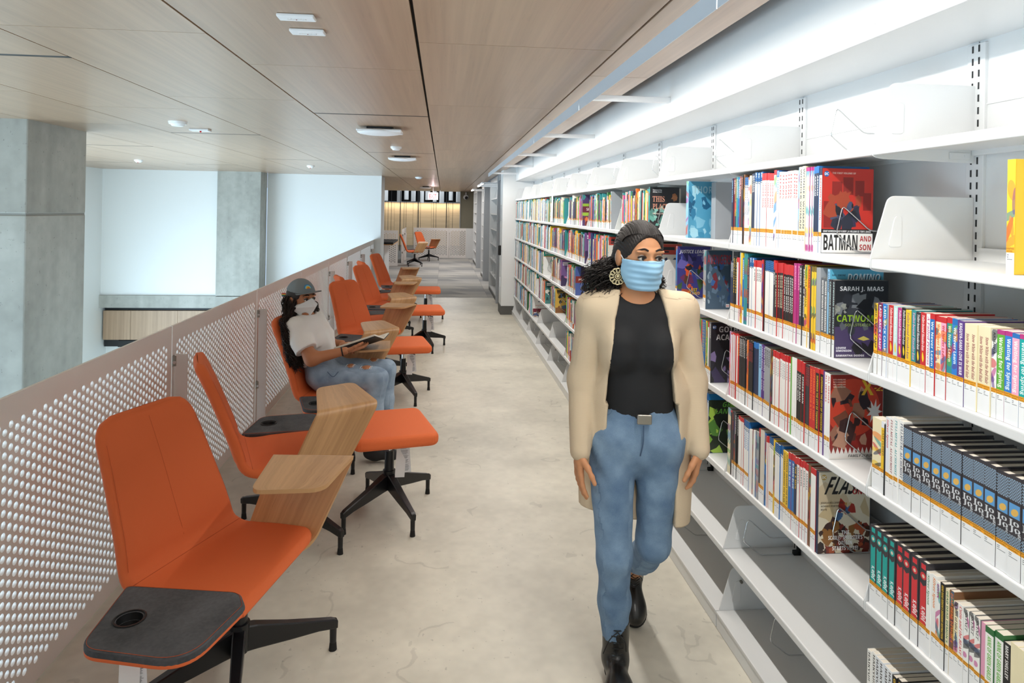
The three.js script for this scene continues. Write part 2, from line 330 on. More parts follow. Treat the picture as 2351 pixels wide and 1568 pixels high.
// ---------------------------------------------------------------- the book wall: bays of white steel shelving
const SH = [1.854, 1.549, 1.244, 0.939, 0.63, 0.318, 0.07];
const bracketGeo = (() => {                                          // end bracket of a shelf, plate in the x-y plane
  const s = new THREE.Shape(); s.moveTo(XF, -0.022); s.lineTo(XF, 0.005); s.lineTo(XF + 0.042, 0.15); s.quadraticCurveTo(XF + 0.048, 0.17, XF + 0.068, 0.17); s.lineTo(XB - 0.012, 0.17); s.lineTo(XB - 0.012, -0.04); s.lineTo(XF + 0.03, -0.034); s.quadraticCurveTo(XF, -0.032, XF, -0.022);
  const g = new THREE.ExtrudeGeometry(s, { depth: 0.002, bevelEnabled: true, bevelThickness: 0.001, bevelSize: 0.001, bevelSegments: 1, curveSegments: 5 }); g.translate(0, 0, -0.001);
  return g;
})();
const embossGeo = (() => { const s = roundedShape([[XF + 0.05, 0.035], [XF + 0.085, 0.035], [XF + 0.085, 0.115], [XF + 0.068, 0.115]], 0.008); const g = new THREE.ExtrudeGeometry(s, { depth: 0.001, bevelEnabled: true, bevelThickness: 0.001, bevelSize: 0.002, bevelSegments: 2, curveSegments: 3 }); g.translate(0, 0, 0.002); return g; })();
const shelfGeo = (() => {                                            // tray with a rounded front lip
  const W = BAY - 0.008, s = new THREE.Shape();
  s.moveTo(XB - 0.01, -0.004); s.lineTo(XB - 0.01, -0.02); s.lineTo(XB - 0.02, -0.02); s.lineTo(XB - 0.02, -0.006); s.lineTo(XF + 0.018, -0.006); s.lineTo(XF + 0.018, -0.026); s.lineTo(XF + 0.004, -0.026); s.quadraticCurveTo(XF, -0.026, XF, -0.022); s.lineTo(XF, -0.006); s.quadraticCurveTo(XF, 0, XF + 0.006, 0); s.lineTo(XB - 0.014, 0); s.quadraticCurveTo(XB - 0.01, 0, XB - 0.01, -0.004);
  const g = new THREE.ExtrudeGeometry(s, { depth: W, bevelEnabled: false, curveSegments: 4 }); g.translate(0, 0, -BAY + 0.004);
  return g;
})();
const stopGeo = span(XB - 0.014, XB - 0.01, 0, 0.035, -0.03, -BAY + 0.03);
const wireGeo = (x0 = 0) => { const p = [[1.42, 0.004], [1.268, 0.004], [1.197, 0.06], [1.216, 0.147], [1.308, 0.07], [1.42, 0.07]].map(([x, y]) => V(x, y, 0)), c = new THREE.CurvePath();
  let prev = p[0]; for (let i = 1; i < p.length; i++) { if (i === p.length - 1) { c.add(new THREE.LineCurve3(prev, p[i])); break; } const r = 0.012, a = p[i].clone().add(prev.clone().sub(p[i]).setLength(r)), b = p[i].clone().add(p[i + 1].clone().sub(p[i]).setLength(r)); c.add(new THREE.LineCurve3(prev, a)); c.add(new THREE.QuadraticBezierCurve3(a, p[i], b)); prev = b; }
  return new THREE.TubeGeometry(c, 44, 0.0022, 5, false); };
const wire = wireGeo(), clipGeo = merge([span(1.405, 1.43, 0, 0.016, -0.008, 0.008), span(1.422, 1.432, 0, 0.08, -0.008, 0.008)]);
const slotGeo = (y0, y1) => { const gs = []; for (let y = y0; y < y1; y += 0.034) for (const dz of [-0.011, 0.011]) gs.push(box(0.002, 0.019, 0.0045, XB - 0.0095, y, dz)); return merge(gs); };
const slots = slotGeo(0.12, 2.14);
const bayName = (b) => b === 0 ? 'nearest, cut by the right edge' : b === 1 ? 'second from the camera' : b === 2 ? 'just behind the walking woman' : b === 10 ? 'farthest, ending at the white pier' : `${ordinal[b]} from the camera`;
for (let b = 0; b < 11; b++) {
  const z = Z1 + BAY - b * BAY, t = thing('bookcase', `white steel wall bookcase bay, ${bayName(b)}`, 'bookcase', [0, 0, z], 0, 'bays of the white book wall');
  obj('back_panel', span(XB, XB + 0.015, 0.0, 2.15, -0.002, -BAY + 0.002), M.white, t);
  obj('back_rail', span(XB - 0.003, XB, 1.97, 1.974, -0.03, -BAY + 0.03), M.white, t);
  const up = obj('upright', rbox(0.012, 2.14, 0.062, 0.002, XB - 0.003, 1.07, -BAY), M.white, t);
  obj('slot_row', slots.clone().translate(0, 0, -BAY), M.dark, up);
  obj('canopy', [span(XF + 0.005, XB, 2.147, 2.17, 0, -BAY), rbox(0.02, 0.038, BAY, 0.003, XF + 0.01, 2.164, -BAY / 2)], M.white, t);
  for (let s = 0; s < 6; s++) {
    const sh = obj('shelf', shelfGeo.clone().translate(0, SH[s], 0), M.white, t);
    obj('back_stop', stopGeo.clone().translate(0, SH[s], 0), M.white, sh);
    const br = obj('end_bracket', bracketGeo.clone().translate(0, SH[s], -BAY), M.white, t);
    obj('embossed_slot', embossGeo.clone().translate(0, SH[s], -BAY), M.white, br);
    obj('latch', [rbox(0.06, 0.018, 0.003, 0.001, XB - 0.055, SH[s] - 0.022, -BAY + 0.004), box(0.006, 0.006, 0.002, XB - 0.04, SH[s] - 0.022, -BAY + 0.006)], M.white, br);
  }
  obj('base_shelf', [rbox(XB - XF + 0.027, 0.013, BAY - 0.004, 0.003, (XF - 0.027 + XB) / 2, 0.0635, -BAY / 2), span(XF - 0.024, XF - 0.012, 0.002, 0.0575, -0.004, -BAY + 0.004)], M.white, t);
  const br = obj('end_bracket', bracketGeo.clone().translate(-0.012, SH[6], -BAY), M.white, t);
  obj('embossed_slot', embossGeo.clone().translate(-0.012, SH[6], -BAY), M.white, br);
  const g = cyl(0.006, 0.006, 0.012, 10); g.rotateX(Math.PI / 2); obj('screw', g.translate(XF + 0.075, SH[6] + 0.115, -BAY + 0.006), M.steel, br);
}
const shelfName = ['top', 'second', 'third', 'fourth', 'fifth', 'sixth', 'bottom'];
const wireSeen = {};
function wireSupport(b, s, z, label) {
  let lab = label || `bent wire book support on the ${shelfName[s]} shelf of the ${b === 0 ? 'nearest' : b === 1 ? 'second nearest' : ordinal[b]} bay`;
  if (wireSeen[lab]) { wireSeen[lab].userData.label += ', the farther one'; lab += ', the nearer one'; }
  const t = thing('wire_bookend', lab, 'bookend', [0, SH[s], z], 0, 'wire book supports');
  obj('wire', wire, M.chrome, t); obj('clip', clipGeo, M.rubber, t); wireSeen[lab] = t;
  return t;
}
for (let b = 1; b < 11; b++) wireSupport(b, 0, Z1 + BAY - b * BAY - 0.29);
wireSupport(1, 5, -2.58); wireSupport(2, 5, -3.46); wireSupport(0, 5, -1.66);
for (let b = 0; b < 10; b++) wireSupport(b, 6, Z1 + BAY - b * BAY - 0.62);
// shelf wall ends: white pier with dark baseboard
struct('wall_pier', [span(0.945, XB + 0.02, 0.14, 2.9, END - 0.01, END - 0.45)], M.wallWhite);
struct('baseboard_pier', span(0.935, XB + 0.02, 0, 0.14, END + 0.0, END - 0.46), M.base);
// linear lamp on arms in front of the book wall
{
  const glow = std({ color: 0xffffff, roughness: 0.5, emissive: new THREE.Color(1, 0.97, 0.92), emissiveIntensity: 3 });
  const alu = std({ color: 0xe6e8ea, roughness: 0.4 }), body = std({ color: 0xc4ccd4, roughness: 0.45 });
  const prof = (pts, L) => { const g = new THREE.ExtrudeGeometry(new THREE.Shape(pts.map((p) => new THREE.Vector2(...p))), { depth: L, bevelEnabled: false }); return g.translate(0, 0, -L / 2); };
  const segs = [[1.9, 0.1], [0.1, -1.68], [-1.68, -3.46], [-3.46, -5.22], [-5.22, -7.02], [-7.02, -8.82], [-8.82, -10.6]];
  segs.forEach(([a, b], i) => {
    const t = thing('linear_lamp', i < 2 ? 'slim linear lamp overhead out of frame above the nearest books' + (i ? ', nearer the arms in view' : '') : `slim pale linear lamp on white arms over the book wall, ${ordinal[i - 2]} length in view`, 'lamp', [0.708, 2.215, (a + b) / 2], 0, 'linear lamps over the book wall');
    const L = a - b - 0.006;
    obj('housing', [prof([[-0.024, -0.029], [-0.021, -0.029], [-0.021, 0.0085], [-0.006, 0.0085], [0.029, 0.0165], [0.032, 0.0165], [0.032, 0.028], [-0.024, 0.028]], L)], body, t);
    obj('light_lens', prof([[-0.0055, 0.006], [0.0285, 0.0138], [0.0285, 0.016], [-0.0055, 0.0082]], L - 0.02), glow, t);
    obj('arm', rbox(0.44, 0.028, 0.032, 0.002, 0.225, 0.032, -L / 2 + 0.03), alu, t);
    obj('end_screw', cyl(0.005, 0.005, 0.006, 8, 0.0, -0.003, -L / 2 + 0.025), M.steel, t);
areaLight('lamp_' + i, new THREE.Color(1, 0.965, 0.91), BAR, L - 0.02, 0.033, [0.7195, 2.2225, (a + b) / 2], [0.7195 + 0.21, 2.2225 - 0.98, (a + b) / 2]);
  });
}
// things on the ceiling
const plateGeo = (w, d, h = 0.012) => rbox(w, h, d, 0.004, 0, -h / 2, 0);
{
  const p1 = (label, x, z) => { const t = thing('ceiling_plate', label, 'ceiling plate', [x, CEIL, z]); obj('plate', plateGeo(0.125, 0.06), M.deviceWhite, t); obj('sensor', [box(0.012, 0.003, 0.012, -0.025, -0.0125, 0), box(0.012, 0.003, 0.012, 0.025, -0.0125, 0), box(0.03, 0.002, 0.014, 0, -0.0125, 0)], M.shelfGrey, t); obj('indicator', cyl(0.002, 0.002, 0.003, 8, 0, -0.0135, 0), std({ color: 0x903030 }), t); };
  p1('white oblong sensor plate on the ceiling, nearer of the two', -0.515, -2.415); p1('white oblong sensor plate on the ceiling, farther of the two', -0.515, -2.61);
  const disc = (label, x, z, r, red) => { const t = thing('smoke_detector', label, 'detector', [x, CEIL, z]); obj('housing', [cyl(r, r * 0.92, 0.02, 24, 0, -0.01, 0), cyl(r * 0.8, r * 0.6, 0.016, 24, 0, -0.028, 0)], M.deviceWhite, t); if (red) obj('indicator', cyl(0.008, 0.008, 0.008, 8, 0, -0.04, r * 0.4), std({ color: 0xc02020 }), t); };
  disc('round white ceiling detector over the open side', -2.1, -5.63, 0.07, false);
  disc('round white detector behind the wireless access point', -0.51, -7.32, 0.06, false);
  disc('small round detector far along the corridor ceiling', -0.51, -14.05, 0.08, false);
  disc('round detector with red indicator near the far end wall', -2.09, -11.0, 0.06, true);
  disc('round detector with red indicator at far left', -4.5, -10.6, 0.06, true);
  const e = thing('emergency_plate', 'flat white ceiling plate with a red indicator over the open side', 'ceiling plate', [-2.1, CEIL, -6.13]); obj('plate', plateGeo(0.16, 0.09, 0.018), M.deviceWhite, e); obj('indicator', cyl(0.008, 0.008, 0.02, 8, 0.01, -0.02, 0.02), std({ color: 0xc02020 }), e);
  const ap = (label, x, z, s) => { const t = thing('access_point', label, 'access point', [x, CEIL, z]); obj('mount', rbox(0.2 * s, 0.02, 0.2 * s, 0.003, 0, -0.01, 0), M.black, t); const g = new THREE.SphereGeometry(0.2 * s, 20, 10); g.scale(0.93, 0.14, 0.7); obj('cover', [rbox(0.36 * s, 0.02, 0.26 * s, 0.01, 0, -0.03, 0, 2), g.translate(0, -0.035, 0)], M.deviceWhite, t); };
  ap('white wireless access point on a black mount under the ceiling', -0.525, -5.65, 1); ap('second white wireless access point farther along the ceiling', -0.52, -8.62, 0.95); ap('far small access point near the exit sign', -0.51, -19.5, 0.9);
}
// ---------------------------------------------------------------- lounge chairs with tablet and cup pad, stools
function slabLoft(rows, flat = 7, round = 4) {                       // rows: {c, r, n, a, b, h}: centre, right axis, normal, extents along r, half thickness
  const P = [], I = [], K = 2 * flat + 2 * round;
  for (const { c, r, n, a, b, h } of rows) {
    const put = (x, y) => P.push(c.x + r.x * x + n.x * y, c.y + r.y * x + n.y * y, c.z + r.z * x + n.z * y);
    for (let i = 0; i < flat; i++) put(mixn(a + h, b - h, i / (flat - 1)), h);
    for (let i = 1; i <= round; i++) { const t = i / (round + 1) * Math.PI; put(b - h + h * Math.sin(t), h * Math.cos(t)); }
    for (let i = 0; i < flat; i++) put(mixn(b - h, a + h, i / (flat - 1)), -h);
    for (let i = 1; i <= round; i++) { const t = i / (round + 1) * Math.PI; put(a + h - h * Math.sin(t), -h * Math.cos(t)); }
  }
  for (let j = 0; j + 1 < rows.length; j++) for (let i = 0; i < K; i++) { const p = j * K + i, q = j * K + (i + 1) % K; I.push(p, q, p + K, q, q + K, p + K); }
  for (const [j, flip] of [[0, false], [rows.length - 1, true]]) for (let i = 1; i + 1 < K; i++) I.push(...(flip ? [j * K, j * K + i, j * K + i + 1] : [j * K, j * K + i + 1, j * K + i]));
  const g = new THREE.BufferGeometry(); g.setAttribute('position', new THREE.Float32BufferAttribute(P, 3)); g.setIndex(I);
  g.computeVertexNormals();
  return uvMetric(g, 6);
}
function chairParts(s) {                                             // s = 1: cup pad at the sitter's right; s = -1 mirrored
  const O = 0.25, m = (r, f, y) => V(-r * s, y, f - O);              // sitter's right r, forward f
  const ff = (r) => (0.375 + (r + 0.28) * 0.16) / 0.44;
  // profile of the shell: points (f, y) from the seat's front to the top of the back
  const prof = new THREE.CatmullRomCurve3([[0.44, 0.434], [0.38, 0.438], [0.25, 0.434], [0.12, 0.426], [0.055, 0.43], [0.015, 0.452], [-0.012, 0.5], [-0.06, 0.62], [-0.115, 0.76], [-0.165, 0.875], [-0.193, 0.932]].map(([f, y]) => V(f, y, 0)), false, 'catmullrom', 0.5);
  const rows = [], NB = 64, seamTop = [], creaseLine = [];
  const side = (f, y) => {                                           // extents [left, right] in r
    let a = -0.278, b = 0.25;
    if (y > 0.45 && f < 0.03) { const t = clamp((y - 0.44) / 0.49, 0, 1); a = -mixn(0.262, 0.205, t); b = mixn(0.262, 0.205, t); } else if (f < 0.12) { const t = 1 - f / 0.12; a = mixn(a, -0.262, t); b = mixn(b, 0.262, t); }
    const R = 0.075, ft = f - (0.44 - R); if (ft > 0 && y < 0.5) { a += R - Math.sqrt(Math.max(0, R * R - ft * ft)); }
    const R2 = 0.075, yt = y - (0.932 - R2); if (yt > 0) { const k = R2 - Math.sqrt(Math.max(0, R2 * R2 - yt * yt)); a += k; b -= k; }
    return [a, b];
  };
  for (let i = 0; i <= NB; i++) {
    const t = i / NB, p = prof.getPointAt(t), q = prof.getTangentAt(t), H = p.y > 0.5 ? 0.024 : 0.021;
    const e = Math.min(t, 1 - t) * prof.getLength(), h = e < H ? Math.max(0.003, Math.sqrt(Math.max(0, H * H - (H - e) * (H - e)))) : H;
    const [a, b] = side(p.x, p.y), n2 = V(0, q.x, q.y).multiplyScalar(-1);                  // profile normal in (f, y): rotate tangent
    const n = V(0, -q.x, q.y);                                                              // upward/forward side
    rows.push({ p, a, b, h, nf: q.y, ny: -q.x });
  }
  // vertices: use front-edge skew f * ff(r)
  const P = [], I = [], flat = 9, round = 4, K = 2 * flat + 2 * round;
  rows.forEach(({ p, a, b, h, nf, ny }) => {
    const put = (r, k) => { const fx = p.x > 0 ? p.x * mixn(1, ff(r), clamp(p.x / 0.2, 0, 1)) : p.x, bow = p.x < 0.02 && p.y > 0.47 ? 0.10 * r * r * clamp((p.y - 0.47) / 0.1, 0, 1) * 1.6 : 0; const v = m(r, fx + nf * k + bow, p.y + ny * k); P.push(v.x, v.y, v.z); };
    for (let i = 0; i < flat; i++) put(mixn(a + h, b - h, i / (flat - 1)), h);
    for (let i = 1; i <= round; i++) { const t = i / (round + 1) * Math.PI; put(b - h + h * Math.sin(t), h * Math.cos(t)); }
    for (let i = 0; i < flat; i++) put(mixn(b - h, a + h, i / (flat - 1)), -h);
    for (let i = 1; i <= round; i++) { const t = i / (round + 1) * Math.PI; put(a + h - h * Math.sin(t), -h * Math.cos(t)); }
  });
  for (let j = 0; j < NB; j++) for (let i = 0; i < K; i++) { const p = j * K + i, q = j * K + (i + 1) % K; I.push(...(s < 0 ? [p, q, p + K, q, q + K, p + K] : [p, p + K, q, q, p + K, q + K])); }
  for (const [j, flip] of [[0, s > 0], [NB, s < 0]]) for (let i = 1; i + 1 < K; i++) I.push(...(flip ? [j * K, j * K + i, j * K + i + 1] : [j * K, j * K + i + 1, j * K + i]));
  const shell = new THREE.BufferGeometry(); shell.setAttribute('position', new THREE.Float32BufferAttribute(P, 3)); shell.setIndex(I); shell.computeVertexNormals();
  // seams: centre of the back, the crease, the stitched rims
  const surf = (t, r, k = 0.0) => { const j = Math.round(t * NB), { p, h, nf, ny } = rows[j], fx = p.x > 0 ? p.x * mixn(1, ff(r), clamp(p.x / 0.2, 0, 1)) : p.x, bow = p.x < 0.02 && p.y > 0.47 ? 0.16 * r * r * clamp((p.y - 0.47) / 0.1, 0, 1) : 0; return m(r, fx + nf * (h + k) + bow, p.y + ny * (h + k)); };
  const seams = [];
  { const l = []; for (let t = 0.5; t <= 0.97; t += 0.03) l.push(surf(t, 0)); seams.push(tube(l, 0.0009, 4, 40)); }
  { const l = []; for (let k = 0; k <= 12; k++) { const r = mixn(-0.255, 0.255, k / 12); l.push(surf(0.42 + 0.00 * r, r)); } seams.push(tube(l, 0.0012, 4, 30)); }
  for (const e of [-1, 1]) { const l = []; for (let t = 0.48; t <= 0.93; t += 0.03) { const j = Math.round(t * NB), rw = rows[j]; l.push(surf(t, e < 0 ? rw.a + 0.014 : rw.b - 0.014)); } seams.push(tube(l, 0.0007, 4, 40)); }
  // pad
  const padPts = [[0.262, 0.03], [0.55, 0.16], [0.505, 0.48], [0.235, 0.452], [0.18, 0.395]].map(([r, f]) => [-r * s, f - O]);
  const pp = s > 0 ? padPts : padPts.slice().reverse(), rad = s > 0 ? [0.02, 0.06, 0.1, 0.006, 0.03] : [0.03, 0.006, 0.1, 0.06, 0.02];
  const trayShape = roundedShape(pp, rad); trayShape.holes.push(new THREE.Path().absarc(-0.4 * s, 0.185 - O, 0.046, 0, Math.PI * 2, true));
  const tray = slab(trayShape, 0.014, 0.005, 3, 8).translate(0, 0.429, 0);
  const padShape = roundedShape(pp, rad), cup = [-0.4 * s, 0.185 - O];
  padShape.holes.push(new THREE.Path().absarc(cup[0], cup[1], 0.042, 0, Math.PI * 2, true));
  const pad = uvMetric(slab(padShape, 0.024, 0.007, 3, 10).translate(0, 0.4355, 0), 2.2);
  const cupG = new THREE.LatheGeometry([[0.0, 0.005], [0.034, 0.005], [0.04, 0.075], [0.0445, 0.0785], [0.0445, 0.081], [0.039, 0.081], [0.033, 0.011], [0, 0.011]].map((p) => new THREE.Vector2(...p)), 24).translate(cup[0], 0.382, cup[1]);
  const stitch = []; { const pts = roundedShape(pp, rad).getSpacedPoints(90); const c = pts.map((p) => V(p.x + (cup[0] * 0.96 - p.x) * 0.035, 0.4605, p.y + (0.02 - p.y) * 0.035)); stitch.push(tube(c, 0.0008, 3, 120, true)); }
  // bent plywood tablet: rows of [rear end, front end]
  const key = [[m(-0.10, 0.07, 0.402), m(-0.10, 0.33, 0.402)], [m(-0.272, 0.07, 0.404), m(-0.258, 0.37, 0.404)], [m(-0.3, 0.165, 0.70), m(-0.392, 0.462, 0.70)], [m(0.045, 0.315, 0.705), m(-0.05, 0.535, 0.705)]];
  if (s < 0) key.splice(0, 4, [m(-0.10, 0.2, 0.402), m(-0.10, 0.42, 0.402)], [m(-0.272, 0.2, 0.404), m(-0.25, 0.47, 0.404)], [m(-0.335, 0.317, 0.70), m(-0.262, 0.625, 0.70)], [m(0.09, 0.385, 0.705), m(0.145, 0.592, 0.705)]);
  const T = []; const seg = (i, t) => [0, 1].map((e) => key[i][e].clone().lerp(key[i + 1][e], t));
  const bend = (i, t0, t1) => { const a = seg(i - 1, t0), b = key[i], c = seg(i, t1); for (let k = 0; k <= 6; k++) { const t = k / 6; T.push([0, 1].map((e) => V(0, 0, 0).addScaledVector(a[e], (1 - t) ** 2).addScaledVector(b[e], 2 * t * (1 - t)).addScaledVector(c[e], t * t))); } };
  T.push(key[0].map((v) => v.clone())); bend(1, 0.7, 0.14); T.push(seg(1, 0.35), seg(1, 0.6)); bend(2, 0.87, 0.09);
  for (const t of [0.3, 0.6, 0.8, 0.86, 0.9, 0.93, 0.96, 0.98, 0.99, 1]) { const [a, b] = seg(2, t), R = 0.14, d = Math.max(0, (t - (1 - R)) / R), k = 0.045 * (1 - Math.sqrt(Math.max(0, 1 - d * d))), u = b.clone().sub(a).normalize(); T.push([a.addScaledVector(u, k * 0.8), b.addScaledVector(u, -k)]); }
  const FP = [], FU = [], EP = [], th = 0.007, nrm = T.map((row, i) => { const a = T[Math.max(0, i - 1)], b = T[Math.min(T.length - 1, i + 1)]; return b[0].clone().sub(a[0]).add(b[1].clone().sub(a[1])).cross(row[1].clone().sub(row[0])).normalize(); });
  const off = (i, e, k) => T[i][e].clone().addScaledVector(nrm[i], k * th), quad = (dst, a, b, c, d) => { for (const v of [a, b, c, a, c, d]) dst.push(v.x, v.y, v.z); };
  let acc = 0; const vv = T.map((r, i) => { if (i) acc += r[0].distanceTo(T[i - 1][0]); return acc; });
  for (let i = 0; i + 1 < T.length; i++) {
    for (const k of [1, -1]) { const a = off(i, 0, k), b = off(i, 1, k), c = off(i + 1, 1, k), d = off(i + 1, 0, k); if (k > 0) quad(FP, a, d, c, b); else quad(FP, a, b, c, d); const U = (x, j) => [x * 0.62, vv[j] * 0.9], q = k > 0 ? [U(0, i), U(0, i + 1), U(0.3, i + 1), U(0, i), U(0.3, i + 1), U(0.3, i)] : [U(0, i), U(0.3, i), U(0.3, i + 1), U(0, i), U(0.3, i + 1), U(0, i + 1)]; FU.push(...q.flat()); }
    quad(EP, off(i, 0, 1), off(i, 0, -1), off(i + 1, 0, -1), off(i + 1, 0, 1)); quad(EP, off(i, 1, -1), off(i, 1, 1), off(i + 1, 1, 1), off(i + 1, 1, -1));
  }
  const L = T.length - 1; quad(EP, off(L, 0, -1), off(L, 1, -1), off(L, 1, 1), off(L, 0, 1)); quad(EP, off(0, 0, 1), off(0, 1, 1), off(0, 1, -1), off(0, 0, -1));
  const mk = (p, u) => { let g = new THREE.BufferGeometry(); g.setAttribute('position', new THREE.Float32BufferAttribute(p, 3)); if (u) g.setAttribute('uv', new THREE.Float32BufferAttribute(u, 2)); g.computeVertexNormals(); return g; };
  const faces = mk(FP, FU);
  { // smooth normals along the bend
    const N = []; for (let i = 0; i + 1 < T.length; i++) for (const k of [1, -1]) { const A = nrm[i].clone().multiplyScalar(k), B = nrm[i + 1].clone().multiplyScalar(k), q = k > 0 ? [A, B, B, A, B, A] : [A, A, B, A, B, B]; for (const v of q) N.push(v.x, v.y, v.z); }
    faces.setAttribute('normal', new THREE.Float32BufferAttribute(N, 3));
  }
  return { shell: uvMetric(shell, 5), seams: merge(seams), tray: uvMetric(tray, 5), pad, cupG, stitch: merge(stitch), faces, edges: mk(EP) };
}
const legGeo = (() => {                                              // one swept leg along +x with its upright foot
  const rows = [[0.0, 0.225, 0.135, 0.021], [0.05, 0.214, 0.13, 0.021], [0.16, 0.172, 0.112, 0.018], [0.26, 0.138, 0.098, 0.0155], [0.312, 0.121, 0.085, 0.0145], [0.328, 0.112, 0.082, 0.0125]];
  const P = [], I = []; for (const [d, t, b, w] of rows) for (const [y, z] of [[t, w - 0.004], [t - 0.004, w], [b + 0.003, w * 0.9], [b, w * 0.8], [b, -w * 0.8], [b + 0.003, -w * 0.9], [t - 0.004, -w], [t, -w + 0.004]]) P.push(d, y, z);
  for (let j = 0; j < 5; j++) for (let i = 0; i < 8; i++) { const p = j * 8 + i, q = j * 8 + (i + 1) % 8; I.push(p, p + 8, q, q, p + 8, q + 8); }
  for (let i = 1; i < 7; i++) I.push(40, 40 + i + 1, 40 + i);
  let g = new THREE.BufferGeometry(); g.setAttribute('position', new THREE.Float32BufferAttribute(P, 3)); g.setIndex(I); g = g.toNonIndexed(); g.computeVertexNormals();
  return merge([g, cyl(0.0125, 0.0115, 0.085, 12, 0.316, 0.072, 0)]);
})();
const footGeo = cyl(0.0115, 0.014, 0.03, 12, 0.316, 0.0155, 0);
function swivelBase(t, turn, lift, k = 1) {
  const hub = obj('hub', [cyl(0.034, 0.03, 0.1, 20, 0, 0.185, 0), cyl(0.024, 0.027, lift - 0.22, 20, 0, 0.22 + (lift - 0.22) / 2 - 0.02, 0)], M.blackMetal, t);
  obj('gas_column', cyl(0.014, 0.014, 0.12, 16, 0, lift + 0.02, 0), M.chrome, t);
  for (const a of [34, -34, 214, 146]) { const l = obj('leg', legGeo, M.blackMetal, t); l.rotation.y = (a + turn) * Math.PI / 180; obj('foot_glide', footGeo, M.rubber, l); l.scale.set(k, 1, 1); }
}
const tagTex = canvasTex(128, 384, (c, w, h) => { c.fillStyle = '#eef1f5'; c.fillRect(0, 0, w, h); c.fillStyle = '#70777f'; let y = 14; while (y < h - 20) { const n = hash2(y, 1, 9); c.fillRect(10 + (y < 60 ? 20 : 0), y, (y < 60 ? 70 : 100) - n * 30, y % 5 ? 3 : 4); y += n > 0.8 ? 16 : 8; } });
const tagMat = std({ map: tagTex, roughness: 0.8 });
const tagGeo = (() => { const g = new THREE.PlaneGeometry(1, 1, 1, 6), P = []; const a = span(-0.026, 0.026, -0.17, 0, 0.0005, -0.0005); return a; })();
function hangTag(t, x, z, y, turn) { const g = obj('hang_tag', tagGeo, tagMat, t); g.position.set(x, y, z); g.rotation.set(0.06, turn, 0.09); const b = obj('hang_tag_back', tagGeo, M.paper, t); b.position.set(x - 0.012, y - 0.02, z - 0.008); b.rotation.set(-0.05, turn + 0.2, -0.06); }
function makeChair(s) {
  const t = thing('lounge_chair', 'x', 'chair'), p = chairParts(s);
  const sh = obj('seat_shell', p.shell, M.orange, t); obj('seam', p.seams, M.orangeSeam, sh);
  obj('pad_tray', p.tray, M.orange, t);
  const pd = obj('cup_pad', p.pad, M.suede, t); obj('cup_holder', p.cupG, M.black, pd); obj('stitching', p.stitch, M.orangeSeam, pd);
  const tb = obj('tablet', p.faces, M.tablet, t); obj('plywood_edge', p.edges, M.plyEdge, tb);
  obj('mount_plate', rbox(0.3, 0.02, 0.2, 0.004, 0, 0.397, 0), M.blackMetal, t);
  swivelBase(t, s > 0 ? 0 : 180, 0.37, 1.1);
  return t;
}
const chairProto = { A: makeChair(1), B: makeChair(-1) };
const chairLook = 'orange lounge chair with grey cup pad and oak tablet';
const chairs = [
  ['B', -0.72, -1.17, 110, 'grey cup pad of an orange chair peeking in at the bottom left corner', 0],
  ['A', -0.67, -2.42, 67.6, 'nearest orange lounge chair in full view with grey cup pad towards the camera', 1],
  ['B', -0.745, -3.545, 110, 'orange lounge chair seen edge on, its oak tablet bent towards the camera', 0],
  ['A', -0.634, -4.675, 81.6, 'orange lounge chair under the seated reader', 10],
  ['B', -0.77, -5.66, 110, 'orange lounge chair hidden behind the seated reader', 0],
  ['A', -0.635, -6.77, 58, 'orange lounge chair just beyond the seated reader, its back facing the aisle', 0],
  ['B', -0.71, -7.65, 110, 'orange lounge chair mostly hidden behind the one beyond the reader', 0],
  ['A', -0.65, -8.82, 71, 'orange lounge chair with the third broad back beyond the reader', 0],
  ['B', -0.72, -9.73, 110, 'orange lounge chair seen edge on between the two far chair backs', 0],
  ['A', -0.68, -11.1, 75, 'last orange lounge chair of the row, before the carpet', 0],
];
const usedProto = { A: false, B: false };
function placeChair(kind, x, z, deg, label, base = 0, group = 'orange lounge chairs along the railing') {
  const o = usedProto[kind] ? chairProto[kind].clone() : chairProto[kind];
  if (usedProto[kind]) { o.name = numbered('lounge_chair'); scene.add(o); }
  usedProto[kind] = true;
  o.position.set(x, 0, z); o.rotation.set(0, deg * Math.PI / 180, 0); o.userData = { label, category: 'chair', group };
  for (const c of o.children) if (c.name === 'leg') c.rotation.y += base * Math.PI / 180;
  return o;
}
for (const c of chairs) placeChair(...c);
placeChair('B', -0.82, -20.3, 96, 'far orange lounge chair on the carpet, nearer of the pair', 0, 'orange chairs at the far railing');
placeChair('A', -0.45, -22.4, 60, 'far orange lounge chair on the carpet facing us by the far railing', 0, 'orange chairs at the far railing');
{
  const top = slab(roundedShape([[-0.21, -0.26], [0.21, -0.26], [0.225, 0.26], [-0.225, 0.26]], 0.06), 0.066, 0.026, 5, 6).translate(0, 0.428, 0), topU = uvMetric(top, 5);
  const stools = [[-0.27, -3.78, 13, 'nearest orange stool on a black four-legged base with paper tag'], [-0.33, -6.1, 9, 'second orange stool, beside the bent tablet behind the reader'], [-0.2, -8.22, 5, 'third orange stool along the aisle'], [-0.24, -10.25, 0, 'farthest orange stool, before the carpet edge']];
  stools.forEach(([x, z, deg, label]) => {
    const t = thing('stool', label, 'stool', [x, 0, z], deg * Math.PI / 180, 'orange stools along the aisle');
    obj('seat', topU, M.orange, t); obj('mount_plate', rbox(0.2, 0.014, 0.2, 0.003, 0, 0.42, 0), M.blackMetal, t);
    obj('lever', rod(V(0.02, 0.41, 0.02), V(0.09, 0.395, 0.11), 0.004), M.blackMetal, t);
    swivelBase(t, 70, 0.36); hangTag(t, 0.07, 0.06, 0.4, -0.2);
  });
}
